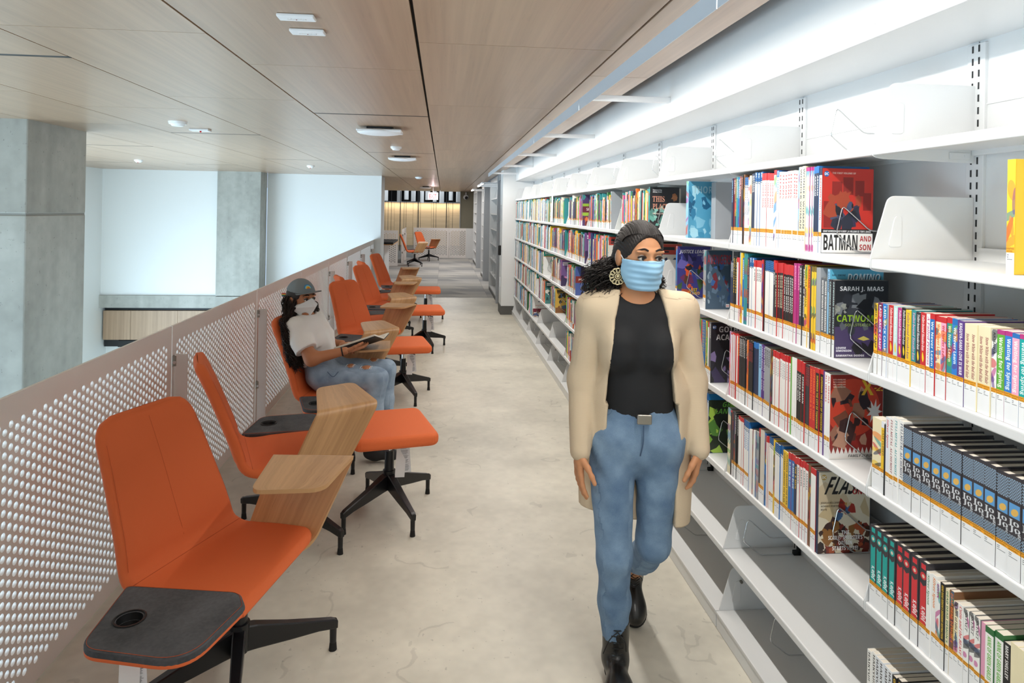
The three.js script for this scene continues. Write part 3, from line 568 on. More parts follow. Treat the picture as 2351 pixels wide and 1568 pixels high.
{ const t = chairProto.A; hangTag(t, -0.46, 0.02, 0.42, -1.1); }
// ---------------------------------------------------------------- far end of the corridor, seen past the book wall
struct('wall_far', span(-3.4, 2.0, 2.9, 3.0, -24.4, -34.5), M.black);
struct('wall_far', span(-6, 2.2, -3.4, 3.0, -33.2, -33.4), M.dark);
struct('wall_left', span(-3.4, -3.2, -3.4, 3.0, -14.1, -33.4), M.wallWhite);
struct('wall_right', span(1.9, 2.1, -0.3, 3.0, -24, -33.4), M.wallWhite);
{
  // oak wall with a warm lit cove at its top
  const w = structGroup('wall_oak');
  for (let k = 0; k < 5; k++) obj('oak_panel', uvMetric(span(-3.1 + k * 0.85, -3.1 + k * 0.85 + 0.842, 0.0, 1.98, -32.0, -32.05), 0.4, rnd(), rnd(), true), M.farWood, w);
  obj('cove_trim', span(-3.1, 1.15, 1.98, 2.02, -31.7, -32.05), M.greyPanel, w);
  areaLight('cove_lamp', new THREE.Color(1, 0.86, 0.64), 26, 4.0, 0.06, [-1.0, 1.97, -31.8], [-1.0, 0.5, -32.05]);
  areaLight('corridor_lamp', new THREE.Color(1, 0.98, 0.95), 7.0, 0.5, 8, [0.2, 2.3, -19], [0.2, 0, -19.001]);
  areaLight('stair_hall_lamp', new THREE.Color(0.85, 0.93, 1), 2.2, 3.0, 5, [-0.6, 2.88, -28], [-0.6, 0, -28.001]);
  struct('wall_concrete', uvMetric(span(0.6, 1.9, -0.1, 2.9, -24.2, -24.6), 0.6), std({ color: 0x8f8a78, roughness: 0.85, bumpMap: concreteBump, bumpScale: 0.002 }));
  struct('trim_3', span(0.585, 0.6, 1.04, 2.5, -24.15, -24.6), M.greyPanel);
  // ceiling fins and hanging cables in the stair hall
  const fin = (x, z, turn, h, k) => { const t = tag(obj('ceiling_fin', rbox(0.05, h, 0.32, 0.006), M.shelfGrey), `white vertical ceiling fin over the far stair hall, ${k}`, 'ceiling fin', 'white ceiling fins over the stair hall'); t.position.set(x, 2.42 - h / 2 + 0.1, z); t.rotation.y = turn; };
  const fx = [-2.62, -2.32, -1.85, -1.45, -1.22, -0.9, -0.62, -0.36, -0.08, 0.28, 0.6], words = ['first from the left', 'second from the left', 'third from the left', 'fourth from the left', 'fifth from the left', 'in the middle of the row', 'left of the exit sign', 'under the exit sign', 'right of the exit sign', 'second right of the exit sign', 'beside the concrete wall'];
  fx.forEach((x, i) => fin(x, -27 - (i % 3) * 0.9, (i % 2 ? 0.35 : -0.5) * (x < -0.4 ? -1 : 1), 0.48 + (i % 3) * 0.05, words[i]));
  const cx = [-2.4, -2.25, -2.1, -1.72, -1.62, -1.52, -1.05, -1.0, -0.95, -0.4, -0.3, 0.12, 0.2, 0.38];
  cx.forEach((x, i) => { const c = tag(obj('hanging_cable', rod(V(x, -0.3, -28.6 + (i % 4) * 0.3), V(x, 2.4, -28.6 + (i % 4) * 0.3), i % 4 === 3 ? 0.016 : 0.007), M.dark), 'thin dark vertical cable hanging in the far stair hall', 'cable', 'cables in the stair hall'); });
}
// far guard rails
{
  const sheet = perforated(1.2, 1.03, 8, { pitch: 0.06, rad: 0.018, t: 0.012 }), holeless = rbox(0.02, 1.03, 0.52, 0.003);
  const put = (z, x, turn, label) => { const t = thing('railing_panel', label, 'railing', [x, 0.01, z], turn, 'perforated railing of the far stair hall'); obj('perforated_sheet', sheet, M.panelWhite, t); obj('post', rbox(0.062, 0.89, 0.014, 0.002, 0.042, 0.44, -0.02), M.postWhite, t); for (const y of [0.32, 0.85]) obj('clamp', clampGeo.clone().translate(0.01, y, -0.02), M.steel, t); };
  put(-23.6, -1.0, -Math.PI / 2, 'far perforated railing panel facing us behind the far chairs');
  put(-23.6, 0.205, -Math.PI / 2, 'far perforated railing panel ending at the plain board');
  put(-21.2, -1.25, 0, 'far perforated railing panel at left, running towards the stair hall'); put(-22.4, -1.25, 0, 'far perforated railing panel in the left corner of the stair hall');
  put(-20.1, -2.5, -Math.PI / 2, 'far perforated railing panel left of the far chairs');
  const t = tag(obj('low_wall_board', rbox(0.5, 1.04, 0.04, 0.004, 0.71 + 0.33, 0.52, -23.6), M.white), 'plain white board closing the far railing at right', 'board');
}
// exit sign, camera, counter edge
{
  const t = thing('exit_sign', 'lit white exit sign with red letters hung from the ceiling', 'sign', [-0.31, 2.06, -20]);
  const tex = canvasTex(256, 160, (c, w, h) => { c.fillStyle = '#ffffff'; c.fillRect(0, 0, w, h); c.fillStyle = '#d3122a'; c.font = 'bold 128px sans-serif'; c.textAlign = 'center'; c.textBaseline = 'middle'; c.save(); c.translate(w / 2 - 6, h / 2 + 6); c.scale(0.72, 1.05); c.fillText('EXIT', 0, 0); c.restore(); c.beginPath(); c.moveTo(236, 70); c.lineTo(250, 80); c.lineTo(236, 90); c.fill(); });
  obj('housing', rbox(0.3, 0.22, 0.05, 0.004), M.deviceWhite, t);
  obj('sign_face', new THREE.PlaneGeometry(0.28, 0.2).translate(0, 0, 0.0262), std({ map: tex, emissiveMap: tex, emissive: 0xffffff, emissiveIntensity: 0.75, roughness: 0.5 }), t);
  obj('stem', cyl(0.012, 0.012, 0.16, 8, 0, 0.18, 0), M.deviceWhite, t);
  const l = new THREE.PointLight(0xffe6e6, 0.12); l.name = 'exit_sign_light'; l.position.set(-0.31, 2.06, -19.85); l.castShadow = true; scene.add(l);
  const c = thing('security_camera', 'white dome camera on the far concrete wall', 'camera', [0.78, 2.13, -24.1]);
  obj('housing', new THREE.SphereGeometry(0.09, 16, 12), M.deviceWhite, c); const g = new THREE.SphereGeometry(0.062, 14, 10); obj('lens', g.translate(0.01, -0.02, 0.045), M.black, c); obj('bracket', rbox(0.05, 0.14, 0.05, 0.01, 0, 0.1, -0.03), M.deviceWhite, c);
  const d = thing('counter', 'dark counter end jutting out behind the white wall corner', 'counter', [-1.5, 0.9, -16.2]); obj('worktop', rbox(0.7, 0.04, 1.6, 0.006, 0.05, 0, 0), M.dark, d); obj('edge_band', rbox(0.71, 0.02, 1.61, 0.004, 0.05, -0.035, 0), M.plyEdge, d); obj('support', span(-0.28, 0.2, -0.9, -0.045, 0.7, -0.7), M.white, d);
}
// narrow shelving between grey end panels beyond the pier, door with black handle
{
  const unit = (z0, z1, k) => {
    const t = thing('empty_bookcase', `narrow empty white bookcase beyond the white pier, ${k}`, 'bookcase', [0, 0, 0], 0, 'empty bookcases beyond the pier');
    obj('back_panel', span(1.3, 1.32, 0, 2.3, z0, z1), M.white, t); obj('side_panel', span(0.98, 1.32, 0, 2.3, z0, z0 - 0.03), M.white, t); obj('side_panel', span(0.98, 1.32, 0, 2.3, z1 + 0.03, z1), M.white, t); obj('top_panel', span(0.98, 1.32, 2.2, 2.3, z0, z1), M.white, t);
    for (let s = 0; s < 7; s++) { const y = 0.08 + s * 0.305; obj('shelf', span(1.0, 1.3, y - 0.02, y, z0 - 0.03, z1 + 0.03), M.white, t); if (s) { const n = 2; for (let i = 1; i <= n; i++) { const g = bracketGeo.clone().translate(-0.145, y, mixn(z0, z1, i / (n + 1))); obj('divider', g, M.white, t); } } }
    obj('toe_kick', span(0.985, 1.0, 0, 0.06, z0, z1), M.base, t);
  };
  unit(-12.5, -14.45, 'the nearest'); unit(-16.45, -17.65, 'the middle one'); unit(-19.95, -22.4, 'the farthest');
  const end = (z, k) => tag(obj('end_panel', rbox(0.42, 2.3, 0.22, 0.004, 0.96 + 0.21, 1.15, z), M.greyPanel), `grey full-height end panel beyond the pier, ${k}`, 'panel', 'grey end panels');
  end(-16.3, 'nearer'); end(-19.8, 'farther');
  const d = structGroup('door_1');
  obj('door_frame', [span(0.96, 1.3, 0, 2.3, -12.2, -12.26), span(0.975, 1.0, 2.2, 2.3, -11.35, -12.2)], M.greyPanel, d); obj('door_leaf', span(1.0, 1.04, 0.01, 2.2, -11.37, -12.18), M.greyPanel, d);
  obj('door_handle', rbox(0.05, 0.16, 0.05, 0.012, 0.925, 1.02, -11.1, 2), M.rubber, d); obj('card_reader', rbox(0.012, 0.26, 0.06, 0.003, 0.938, 1.63, -11.12), M.greyPanel, d); obj('switch_plate', rbox(0.01, 0.16, 0.05, 0.003, 0.94, 0.5, -11.15), M.deviceWhite, d);
  const glow = std({ color: 0xffffff, emissive: new THREE.Color(1, 0.98, 0.94), emissiveIntensity: 1.6 });
  [[-12.6, -13.4], [-13.6, -14.4], [-16.6, -17.6]].forEach(([a, b], i) => { const t = thing('shelf_lamp', `short linear lamp on white arms over the far empty bookcases, ${ordinal[i]}`, 'lamp', [0.72, 2.16, (a + b) / 2], 0, 'short lamps over the far bookcases'); const L = a - b; obj('housing', rbox(0.04, 0.03, L, 0.003, 0, 0.016, 0), M.deviceWhite, t); obj('light_lens', span(-0.017, 0.017, -0.003, 0, L / 2, -L / 2), glow, t); for (const e of [-1, 1]) obj('arm', rbox(0.42, 0.025, 0.03, 0.002, 0.21, 0.016, e * (L / 2 - 0.02)), M.deviceWhite, t); areaLight('shelf_lamp_light_' + i, new THREE.Color(1, 0.98, 0.95), 22, L, 0.034, [0.72, 2.152, (a + b) / 2], [1.2, 1.2, (a + b) / 2]); });
}
// ---------------------------------------------------------------- books
const CW = 32, CH = 340, COLS = 64, CELLS = [], cellOf = {};
const hexOf = { w: '#f4f3ef', k: '#1b1b1e', n: '#22304f', r: '#c8282c', y: '#f2c62b', o: '#ee7a2b', b: '#1f6fb8', l: '#8fc4e6', t: '#2f8f95', g: '#5fae3c', G: '#2c6b3a', p: '#5c3a86', m: '#b5347f', i: '#f0a9c4', c: '#efe3bd', s: '#9fa3a8', S: '#5d6268', d: '#38353a', R: '#7c2028', B: '#2f7fd0', u: '#7b5233', a: '#bfe0de', e: '#d9d3c6', W: '#e7ebf0', A: '#00a3a0' };
const colName = { w: 'white', k: 'black', n: 'navy', r: 'red', y: 'yellow', o: 'orange', b: 'blue', l: 'pale blue', t: 'teal', g: 'light green', G: 'dark green', p: 'purple', m: 'magenta', i: 'pink', c: 'cream', s: 'grey', S: 'slate grey', d: 'charcoal', R: 'maroon', B: 'bright blue', u: 'brown', a: 'pale aqua', e: 'beige', W: 'off-white', A: 'turquoise' };
function spineCell(spec) {                                           // spec: {base, text, tc, band, label, font, up, motif}
  const key = JSON.stringify(spec);
  if (cellOf[key] === undefined) { cellOf[key] = CELLS.length; CELLS.push(spec); }
  return cellOf[key];
}
const cellUV = (k) => { const x = (k % COLS) * CW, y = Math.floor(k / COLS) * CH; return [(x + 1) / 2048, 1 - (y + CH - 1) / 2048, (x + CW - 1) / 2048, 1 - (y + 1) / 2048]; };
const PAGE_CELL = spineCell({ base: 'page' });
function paintSpines(c) {
  c.fillStyle = '#fff'; c.fillRect(0, 0, 2048, 2048);
  CELLS.forEach((s, k) => {
    const x = (k % COLS) * CW, y = Math.floor(k / COLS) * CH; c.save(); c.beginPath(); c.rect(x, y, CW, CH); c.clip();
    if (s.base === 'page') { c.fillStyle = '#e7e0d3'; c.fillRect(x, y, CW, CH); c.restore(); return; }
    c.fillStyle = hexOf[s.base] || s.base; c.fillRect(x, y, CW, CH);
    const LF = 1 - (s.label || 0), end = s.label ? CH * LF - 4 : CH - 8;
    if (s.motif === 'scales') {
      c.fillStyle = '#a9cbe6'; for (let j = 0; j < 70; j++) for (let i = 0; i < 6; i++) { const yy = y + 14 + j * 5, inside = (j < 14) || (j > 36 && j < 54); if (inside) { c.beginPath(); c.ellipse(x + 3 + i * 6 + (j % 2 ? 3 : 0), yy, 2.6, 1.7, 0.5, 0, 7); c.fill(); } }
      c.fillStyle = '#5d9bd0'; c.fillRect(x + 3, y + 92, 25, 46); c.fillStyle = s.tc2 || '#e0b25a'; c.beginPath(); c.ellipse(x + 16, y + 120, 8, 13, 0.3, 0, 7); c.fill();
      c.fillStyle = '#d9dde0'; c.font = 'bold 25px serif'; c.fillText('Jo', x + 3, y + 163); c.fillText('Jo', x + 6, y + 183); c.fillText("'s", x + 16, y + 197); c.fillStyle = '#8d9296'; c.fillRect(x + 3, y + 199, 26, 2);
    } else if (s.motif === 'ribbon') {
      c.fillStyle = s.tc; c.fillRect(x + 8, y + 10, 17, 20); c.beginPath(); c.ellipse(x + 16, y + 56, 11, 14, 0, 0, 7); c.fill(); c.fillStyle = '#e8cdb8'; c.beginPath(); c.ellipse(x + 16, y + 57, 5, 7, 0, 0, 7); c.fill();
      c.fillStyle = s.tc; c.beginPath(); c.moveTo(x + 5, y + 84); c.lineTo(x + 16, y + 94); c.lineTo(x + 27, y + 84); c.lineTo(x + 27, y + 250); c.lineTo(x + 16, y + 238); c.lineTo(x + 5, y + 250); c.fill();
      c.save(); c.translate(x + 24, y + 226); c.rotate(-Math.PI / 2); c.fillStyle = '#fff'; c.font = 'bold 21px sans-serif'; c.fillText("JoJo's", 0, 0, 120); c.restore();
    } else {
      if (s.motif === 'art') for (let i = 0; i < 7; i++) { c.fillStyle = hexOf['robtnypmkg'[Math.floor(hash2(k, i, 3) * 10)]]; c.globalAlpha = 0.55; c.beginPath(); c.ellipse(x + hash2(k, i, 5) * CW, y + hash2(k, i, 7) * end, 6 + hash2(k, i, 9) * 12, 8 + hash2(k, i, 11) * 40, hash2(k, i, 13) * 3, 0, 7); c.fill(); c.globalAlpha = 1; }
      let top = 8;
      if (s.band) { const [col, h, txt] = s.band; c.fillStyle = hexOf[col] || col; c.fillRect(x, y, CW, h); if (col === 'b' && h > 30) { c.strokeStyle = '#0d2233'; c.lineWidth = 3; for (let i = 0; i < 6; i++) { c.beginPath(); c.moveTo(x, y + i * 9 + 2); c.lineTo(x + CW, y + i * 9 + 8); c.stroke(); } } if (txt) { c.save(); c.translate(x + 9, y + 3); c.rotate(Math.PI / 2); c.fillStyle = '#fff'; c.font = 'bold 18px sans-serif'; c.fillText(txt, 0, 0, h - 5); c.restore(); } top = h + 8; }
      if (s.flame) { c.fillStyle = '#f7d32d'; c.beginPath(); c.moveTo(x + 14, y + end - 54); c.quadraticCurveTo(x + 6, y + end - 28, x + 16, y + end - 8); c.quadraticCurveTo(x + 29, y + end - 22, x + 14, y + end - 54); c.fill(); }
      if (s.text) for (const [j, line] of s.text.split('/').entries()) {
        const n = s.text.split('/').length, room = end - top - (s.flame ? 60 : 6);
        c.save(); if (s.up) { c.translate(x + 24, y + top + room); c.rotate(-Math.PI / 2); } else { c.translate(x + (n > 1 ? (j ? 5 : 19) : 9), y + top + 2); c.rotate(Math.PI / 2); }
        c.fillStyle = hexOf[s.tc] || s.tc || '#fff'; c.font = `${s.font || 'bold'} ${n > 1 ? 12 : s.size || 19}px ${s.face || 'sans-serif'}`; const wd = Math.min(c.measureText(line).width, room), k2 = s.fit ? room / c.measureText(line).width : 1; c.scale(k2 > 1 ? Math.min(k2, 1.7) : 1, 1); c.fillText(line, 0, 0, room); c.restore();
      }
      if (s.sub && s.text) { c.fillStyle = hexOf[s.sub]; for (let i = 0; i < 6; i++) c.fillRect(x + 12, y + end - 70 + i * 11, 5 + hash2(k, i, 4) * 3, 7); }
    }
    if (s.label) { const y0 = y + CH * LF; c.fillStyle = '#f6a722'; c.fillRect(x, y0, CW, 17); c.fillStyle = '#7a5208'; c.font = 'bold 7px sans-serif'; c.fillText('GRAPHIC', x + 1, y0 + 7, 30); c.fillText('NOVEL', x + 3, y0 + 15, 26); c.fillStyle = '#f3f4f5'; c.fillRect(x, y0 + 17, CW, CH); c.fillStyle = '#55585c'; c.fillRect(x + 4, y0 + 23, 7, 2); c.fillRect(x + 4, y0 + 29, 6, 2); c.fillRect(x + 4, y0 + 36, 20, 1.6); }
    c.restore();
  });
}
// ---- covers facing out
const COVERS = [], coverUV = (k) => { const x = (k % 8) * 256, y = Math.floor(k / 8) * 384; return [(x + 1) / 2048, 1 - (y + 383) / 2048, (x + 255) / 2048, 1 - (y + 1) / 2048]; };
const cover = (fn) => { COVERS.push(fn); return COVERS.length - 1; };
function tx(c, s, x, y, px, col, w, o = {}) { c.save(); c.fillStyle = col; c.font = `${o.font || 'bold'} ${px}px ${o.face || 'sans-serif'}`; c.textAlign = o.align || 'left'; c.translate(x, y); c.scale(o.sx || 1, o.sy || 1); if (o.skew) c.transform(1, 0, -o.skew, 1, 0, 0); c.fillText(s, 0, 0, w); c.restore(); }
function blobs(c, n, cols, s, x0 = 0, y0 = 0, w = 256, h = 384, r0 = 10, r1 = 50) { for (let i = 0; i < n; i++) { c.fillStyle = cols[Math.floor(hash2(i, s, 1) * cols.length)]; const x = x0 + hash2(i, s, 2) * w, y = y0 + hash2(i, s, 3) * h, r = mixn(r0, r1, hash2(i, s, 4)), k = 5 + Math.floor(hash2(i, s, 5) * 4); c.beginPath(); for (let j = 0; j < k; j++) { const q = j / k * 6.283 + hash2(i, s, 6) * 3, e = r * (0.35 + 0.95 * hash2(i * 9 + j, s, 7)); c.lineTo(x + Math.cos(q) * e, y + Math.sin(q) * e * 1.25); } c.fill(); } }
const bg = (c, col) => { c.fillStyle = col; c.fillRect(0, 0, 256, 384); };
const dcMark = (c, x, y, col = '#2c5fa8') => { c.fillStyle = col; c.beginPath(); c.arc(x, y, 13, 0, 7); c.fill(); tx(c, 'DC', x, y + 6, 16, '#fff', 22, { align: 'center' }); };
const CV = {
  redBlack: cover((c) => { bg(c, '#c93227'); c.fillStyle = '#8f241f'; for (const [x, y, w, h] of [[50, 60, 50, 70], [105, 40, 50, 80], [165, 55, 45, 70], [205, 110, 40, 80], [10, 150, 45, 120]]) c.fillRect(x, y, w, h); blobs(c, 22, ['#23232b', '#2d3140', '#3a3550', '#1b1b20', '#a9482f', '#4a4f6a'], 3, 50, 120, 140, 150, 14, 44); dcMark(c, 22, 26); tx(c, 'THE FIRST VOLUME OF', 50, 26, 11, '#f3d9cc', 180); c.fillStyle = '#19181a'; c.fillRect(0, 276, 256, 18); tx(c, 'GRANT MORRISON  ANDY KUBERT  J.H. WILLIAMS III  TONY S. DANIEL', 8, 290, 12, '#fff', 240); c.fillStyle = '#fbfaf6'; c.fillRect(0, 294, 256, 90); tx(c, 'BATMAN', 8, 370, 62, '#1a1a1a', 176, { sy: 1.55, sx: 1 }); tx(c, 'AND', 192, 330, 34, '#b3282a', 58); tx(c, 'SON', 190, 370, 36, '#b3282a', 60); }),
  cat: cover((c) => { bg(c, '#23262c'); c.fillStyle = '#4a3c63'; c.fillRect(0, 230, 256, 154); blobs(c, 26, ['#3a3d45', '#5c6068', '#2b2e36', '#777b80', '#1d1f24'], 8, 20, 80, 210, 170, 12, 40); blobs(c, 7, ['#9a9c94', '#84867e'], 12, 0, 110, 70, 60, 8, 18); tx(c, 'SARAH J. MAAS', 128, 52, 30, '#e9e9ea', 220, { align: 'center' }); tx(c, 'CATWOMAN', 8, 205, 46, '#9cc42e', 240, { font: '' }); tx(c, 'SOULSTEALER', 50, 228, 19, '#8fa05a', 180); blobs(c, 4, ['#1f1c22'], 20, 100, 300, 80, 60, 18, 40); c.fillStyle = '#d7c35e'; c.beginPath(); c.moveTo(110, 290); c.lineTo(140, 276); c.lineTo(170, 292); c.lineTo(140, 300); c.fill(); tx(c, 'LOUISE', 8, 340, 14, '#fff', 60); tx(c, 'SIMONSON', 8, 354, 14, '#fff', 90); tx(c, 'SAMANTHA DODGE', 8, 378, 15, '#fff', 140); }),
  domino: cover((c) => { bg(c, '#5db3d3'); blobs(c, 8, ['#4aa0c4', '#79c4dd', '#3b8cb2'], 5, 0, 80, 256, 300, 20, 60); tx(c, 'DOMINO', 84, 54, 44, '#20405c', 160, { skew: 0.15 }); tx(c, 'DOMINO', 80, 50, 44, '#dfeef5', 160, { skew: 0.15 }); tx(c, 'GAIL SIMONE', 10, 30, 10, '#234', 70); }),
  xred: cover((c) => { bg(c, '#8e2620'); c.fillStyle = '#c5402b'; c.beginPath(); c.arc(110, 150, 130, 0, 7); c.fill(); blobs(c, 26, ['#3a2322', '#5b332b', '#9a6a55', '#b98a72', '#2c2026', '#70402f'], 15, 10, 80, 180, 230, 12, 44); c.fillStyle = '#d9d6d2'; c.beginPath(); for (let i = 0; i < 18; i++) c.lineTo(215 + (i % 2 ? 20 : 40) * Math.cos(i * 0.35), 170 + (i % 2 ? 24 : 60) * Math.sin(i * 0.35)); c.fill(); c.fillStyle = '#e8e3de'; c.beginPath(); c.moveTo(0, 384); for (let i = 0; i < 26; i++) c.lineTo(i * 10, 340 + (i % 2 ? 20 : -10)); c.lineTo(256, 384); c.fill(); tx(c, 'X', 150, 95, 96, '#d9ad2e', 80); tx(c, '-23', 205, 76, 44, '#d9ad2e', 60, { skew: 0.3, font: 'italic bold' }); tx(c, 'FAMILY ALBUM', 90, 376, 17, '#333', 130, { font: 'italic bold' }); for (let i = 0; i < 4; i++) tx(c, 'X-23 is a stunning comic', 14, 26 + i * 11, 8, '#f0d9c8', 60); }),
  flash: cover((c) => { bg(c, '#d9cfb8'); blobs(c, 10, ['#c4b08a', '#e8dfca', '#cbb99a'], 6, 0, 20, 256, 200, 20, 60); blobs(c, 60, ['#4b2a1c', '#7a2c20', '#3a2520', '#a8502c', '#2b1d1a', '#8d6030'], 30, 0, 250, 256, 130, 10, 30); blobs(c, 10, ['#9c2e24', '#4a6b96', '#b98a4e', '#35507a'], 42, 100, 110, 80, 110, 10, 26); tx(c, 'FLASH', 22, 106, 96, '#1b1a1c', 200, { skew: 0.5, sy: 1.2 }); tx(c, 'YEAR', 168, 78, 30, '#b02a2a', 80); tx(c, 'ONE', 166, 108, 34, '#b02a2a', 84); dcMark(c, 26, 26, '#caa55a'); tx(c, 'JOSHUA WILLIAMSON', 12, 150, 13, '#3a2d22', 110); tx(c, 'HOWARD PORTER', 12, 166, 13, '#3a2d22', 90); tx(c, 'HI-FI', 12, 182, 13, '#3a2d22', 40); for (const [s, y, w] of [['THE', 296, 40], ["SCARLET SPEEDSTER'S", 320, 170], ['ORIGIN', 344, 70], ['STARTS HERE!', 370, 130]]) tx(c, s, 136, y, 26, '#fff', w, { align: 'center' }); }),
  blueWave: cover((c) => { bg(c, '#4f9fc4'); blobs(c, 34, ['#7fc0dc', '#2f7ea8', '#a6d8ea', '#3b8fb5', '#1f5f86'], 9, 0, 60, 256, 320, 10, 46); tx(c, 'THOR', 128, 80, 66, '#9cc7d8', 180, { align: 'center' }); tx(c, 'THE COVER', 90, 374, 10, '#fff', 1); }),
  league: cover((c) => { bg(c, '#3c3a86'); blobs(c, 14, ['#6a62b0', '#8f86c8', '#2d2b66', '#5b6bb8'], 10, 0, 60, 256, 180, 20, 50); blobs(c, 34, ['#6d2f5c', '#28242e', '#3f5c34', '#b04a2a', '#d8562e', '#37569c', '#5a3a2a'], 17, 20, 150, 220, 210, 12, 34); tx(c, 'JUSTICE LEAGUE', 18, 50, 34, '#f1f3f6', 220, { font: 'italic bold' }); tx(c, 'ODYSSEY', 150, 70, 18, '#c9cfdd', 90, { font: 'italic' }); tx(c, 'LAST', 90, 330, 30, '#f3b52e', 90); tx(c, 'STAND', 82, 356, 30, '#f3b52e', 110); dcMark(c, 232, 350, '#1a1a22'); }),
  hero: cover((c) => { bg(c, '#41586e'); blobs(c, 36, ['#7a2c38', '#2f4d78', '#5f7890', '#2e3a4a', '#8fa3b2', '#3b66a6'], 25, 20, 60, 220, 300, 12, 36); tx(c, 'AVENGERS', 10, 90, 60, '#a33a44', 236, { sy: 1.4 }); c.fillStyle = '#e9e9e9'; c.fillRect(200, 350, 34, 22); tx(c, 'MARVEL', 202, 366, 11, '#c22', 30); }),
  gotham: cover((c) => { bg(c, '#1e1d24'); blobs(c, 18, ['#5b4a7c', '#3c3356', '#8778a8', '#2a2633'], 33, 0, 200, 256, 180, 16, 50); dcMark(c, 24, 30); tx(c, 'GOTHAM', 52, 62, 50, '#c9cbd0', 210); tx(c, 'ACADEMY', 36, 112, 50, '#d8dade', 220, { font: '' }); }),
  green: cover((c) => { bg(c, '#24301f'); blobs(c, 26, ['#7fb43a', '#3e6b2a', '#a9d052', '#1b2418', '#56893a'], 36, 0, 110, 256, 270, 14, 56); c.fillStyle = '#1478be'; c.fillRect(0, 0, 256, 40); tx(c, 'GREEN', 90, 86, 46, '#6fc04a', 170, { font: 'italic bold' }); tx(c, 'LANTERN', 40, 130, 46, '#6fc04a', 214, { font: 'italic bold' }); }),
  place: cover((c) => { bg(c, '#252326'); blobs(c, 12, ['#6fb3a6', '#8fc8bc', '#5a8f86'], 40, 0, 190, 160, 160, 20, 50); blobs(c, 8, ['#a8683f', '#b97a50'], 44, 160, 60, 70, 240, 18, 40); c.fillStyle = '#c9bd9c'; c.beginPath(); c.ellipse(150, 384, 100, 60, 0, 0, 7); c.fill(); tx(c, 'THIS', 22, 122, 64, '#e8a184', 110, { face: 'serif' }); tx(c, 'PLACE', 24, 182, 60, '#e8a184', 140, { face: 'serif' }); tx(c, 'Foreword by', 24, 30, 14, '#fff', 80); tx(c, 'Alicia Elliott', 24, 46, 14, '#fff', 80); tx(c, '150 Years Retold', 24, 226, 17, '#f3d9c8', 130); }),
  stripes: cover((c) => { bg(c, '#4f3a6b'); c.fillStyle = '#9cc13c'; c.fillRect(0, 110, 256, 34); c.fillRect(0, 220, 256, 40); c.fillStyle = '#6c2038'; c.fillRect(0, 144, 256, 76); c.fillStyle = '#3f8f8d'; blobs(c, 6, ['#3f8f8d', '#8468a8'], 50, 0, 10, 256, 90, 14, 40); blobs(c, 10, ['#c7482c', '#7c2d26', '#e0703a'], 52, 20, 270, 220, 100, 20, 40); tx(c, 'SPOOKY', 128, 196, 46, '#f2e9e4', 160, { align: 'center' }); }),
  greyTall: cover((c) => { bg(c, '#a7adb3'); tx(c, 'LUMBER', 90, 80, 60, '#e3ddcf', 240); }),
  barron: cover((c) => { bg(c, '#f4f4f1'); c.fillStyle = '#129183'; c.fillRect(0, 0, 256, 84); c.fillStyle = '#f2a33a'; c.fillRect(0, 84, 256, 8); tx(c, "BARRON'S", 128, 50, 48, '#fff', 220, { align: 'center', face: 'serif' }); tx(c, 'The Leader in Test Preparation', 128, 74, 13, '#f7d65a', 190, { align: 'center' }); tx(c, 'AP', 100, 176, 62, '#159a85', 100); tx(c, 'Art History', 100, 204, 22, '#556', 110, { font: '' }); for (let i = 0; i < 5; i++) { c.fillStyle = '#b9b4ac'; c.fillRect(60, 262 + i * 18, 90 - i * 6, 4); } c.fillStyle = '#e9c04a'; c.beginPath(); c.arc(216, 130, 20, 0, 7); c.fill(); }),
  curie: cover((c) => { bg(c, '#3b4680'); blobs(c, 20, ['#c85a34', '#5f74b8', '#2a3060', '#8d4560', '#d79a3a'], 60, 40, 150, 180, 220, 8, 28); tx(c, 'THE', 120, 56, 24, '#e8a23a', 60); tx(c, 'CURIE', 60, 104, 50, '#f0c55a', 180); tx(c, 'SOCIETY', 34, 146, 46, '#f0c55a', 200); }),
  hazmat: cover((c) => { bg(c, '#2d2a2a'); tx(c, 'MARGARET', 60, 60, 18, '#ddd', 120); for (const [s, x, y] of [['H', 50, 220], ['A', 110, 220], ['Z', 170, 220], ['M', 50, 275], ['A', 110, 275], ['T', 170, 275]]) tx(c, s, x, y, 52, '#e8e6e2', 50, { font: '' }); }),
  pirate: cover((c) => { bg(c, '#4d63a8'); c.fillStyle = '#8a2f2a'; c.fillRect(0, 130, 256, 90); c.fillStyle = '#3a2f52'; c.fillRect(70, 0, 186, 130); blobs(c, 8, ['#2c2633', '#50407a'], 65, 60, 220, 140, 150, 14, 34); tx(c, 'PIXELS', 40, 190, 40, '#f1e7dc', 160); }),
  displaced: cover((c) => { bg(c, '#aebfbb'); blobs(c, 6, ['#5c2a2a', '#7a3a34', '#d98a5c'], 70, 40, 240, 150, 120, 26, 50); tx(c, 'displacement', 10, 70, 34, '#4c5a58', 230, { font: '' }); c.fillStyle = '#e08a50'; c.fillRect(0, 220, 256, 14); }),
  flip: cover((c) => { bg(c, '#ecebe6'); blobs(c, 12, ['#d9622c', '#e88a4a', '#f0a56c'], 74, 60, 80, 150, 190, 18, 44); c.fillStyle = '#d9622c'; c.fillRect(0, 320, 256, 64); tx(c, 'FLAMER', 40, 320, 64, '#e0622c', 200, { font: 'italic bold' }); }),
  fox: cover((c) => { bg(c, '#ece7dc'); blobs(c, 12, ['#2a2a2e', '#4a7aa0', '#1c1c20'], 78, 60, 40, 160, 150, 14, 40); c.fillStyle = '#c83a30'; c.fillRect(0, 230, 256, 154); tx(c, 'FAKE', 30, 300, 70, '#f5f0e8', 200); tx(c, 'COIN', 30, 365, 70, '#f5f0e8', 200); }),
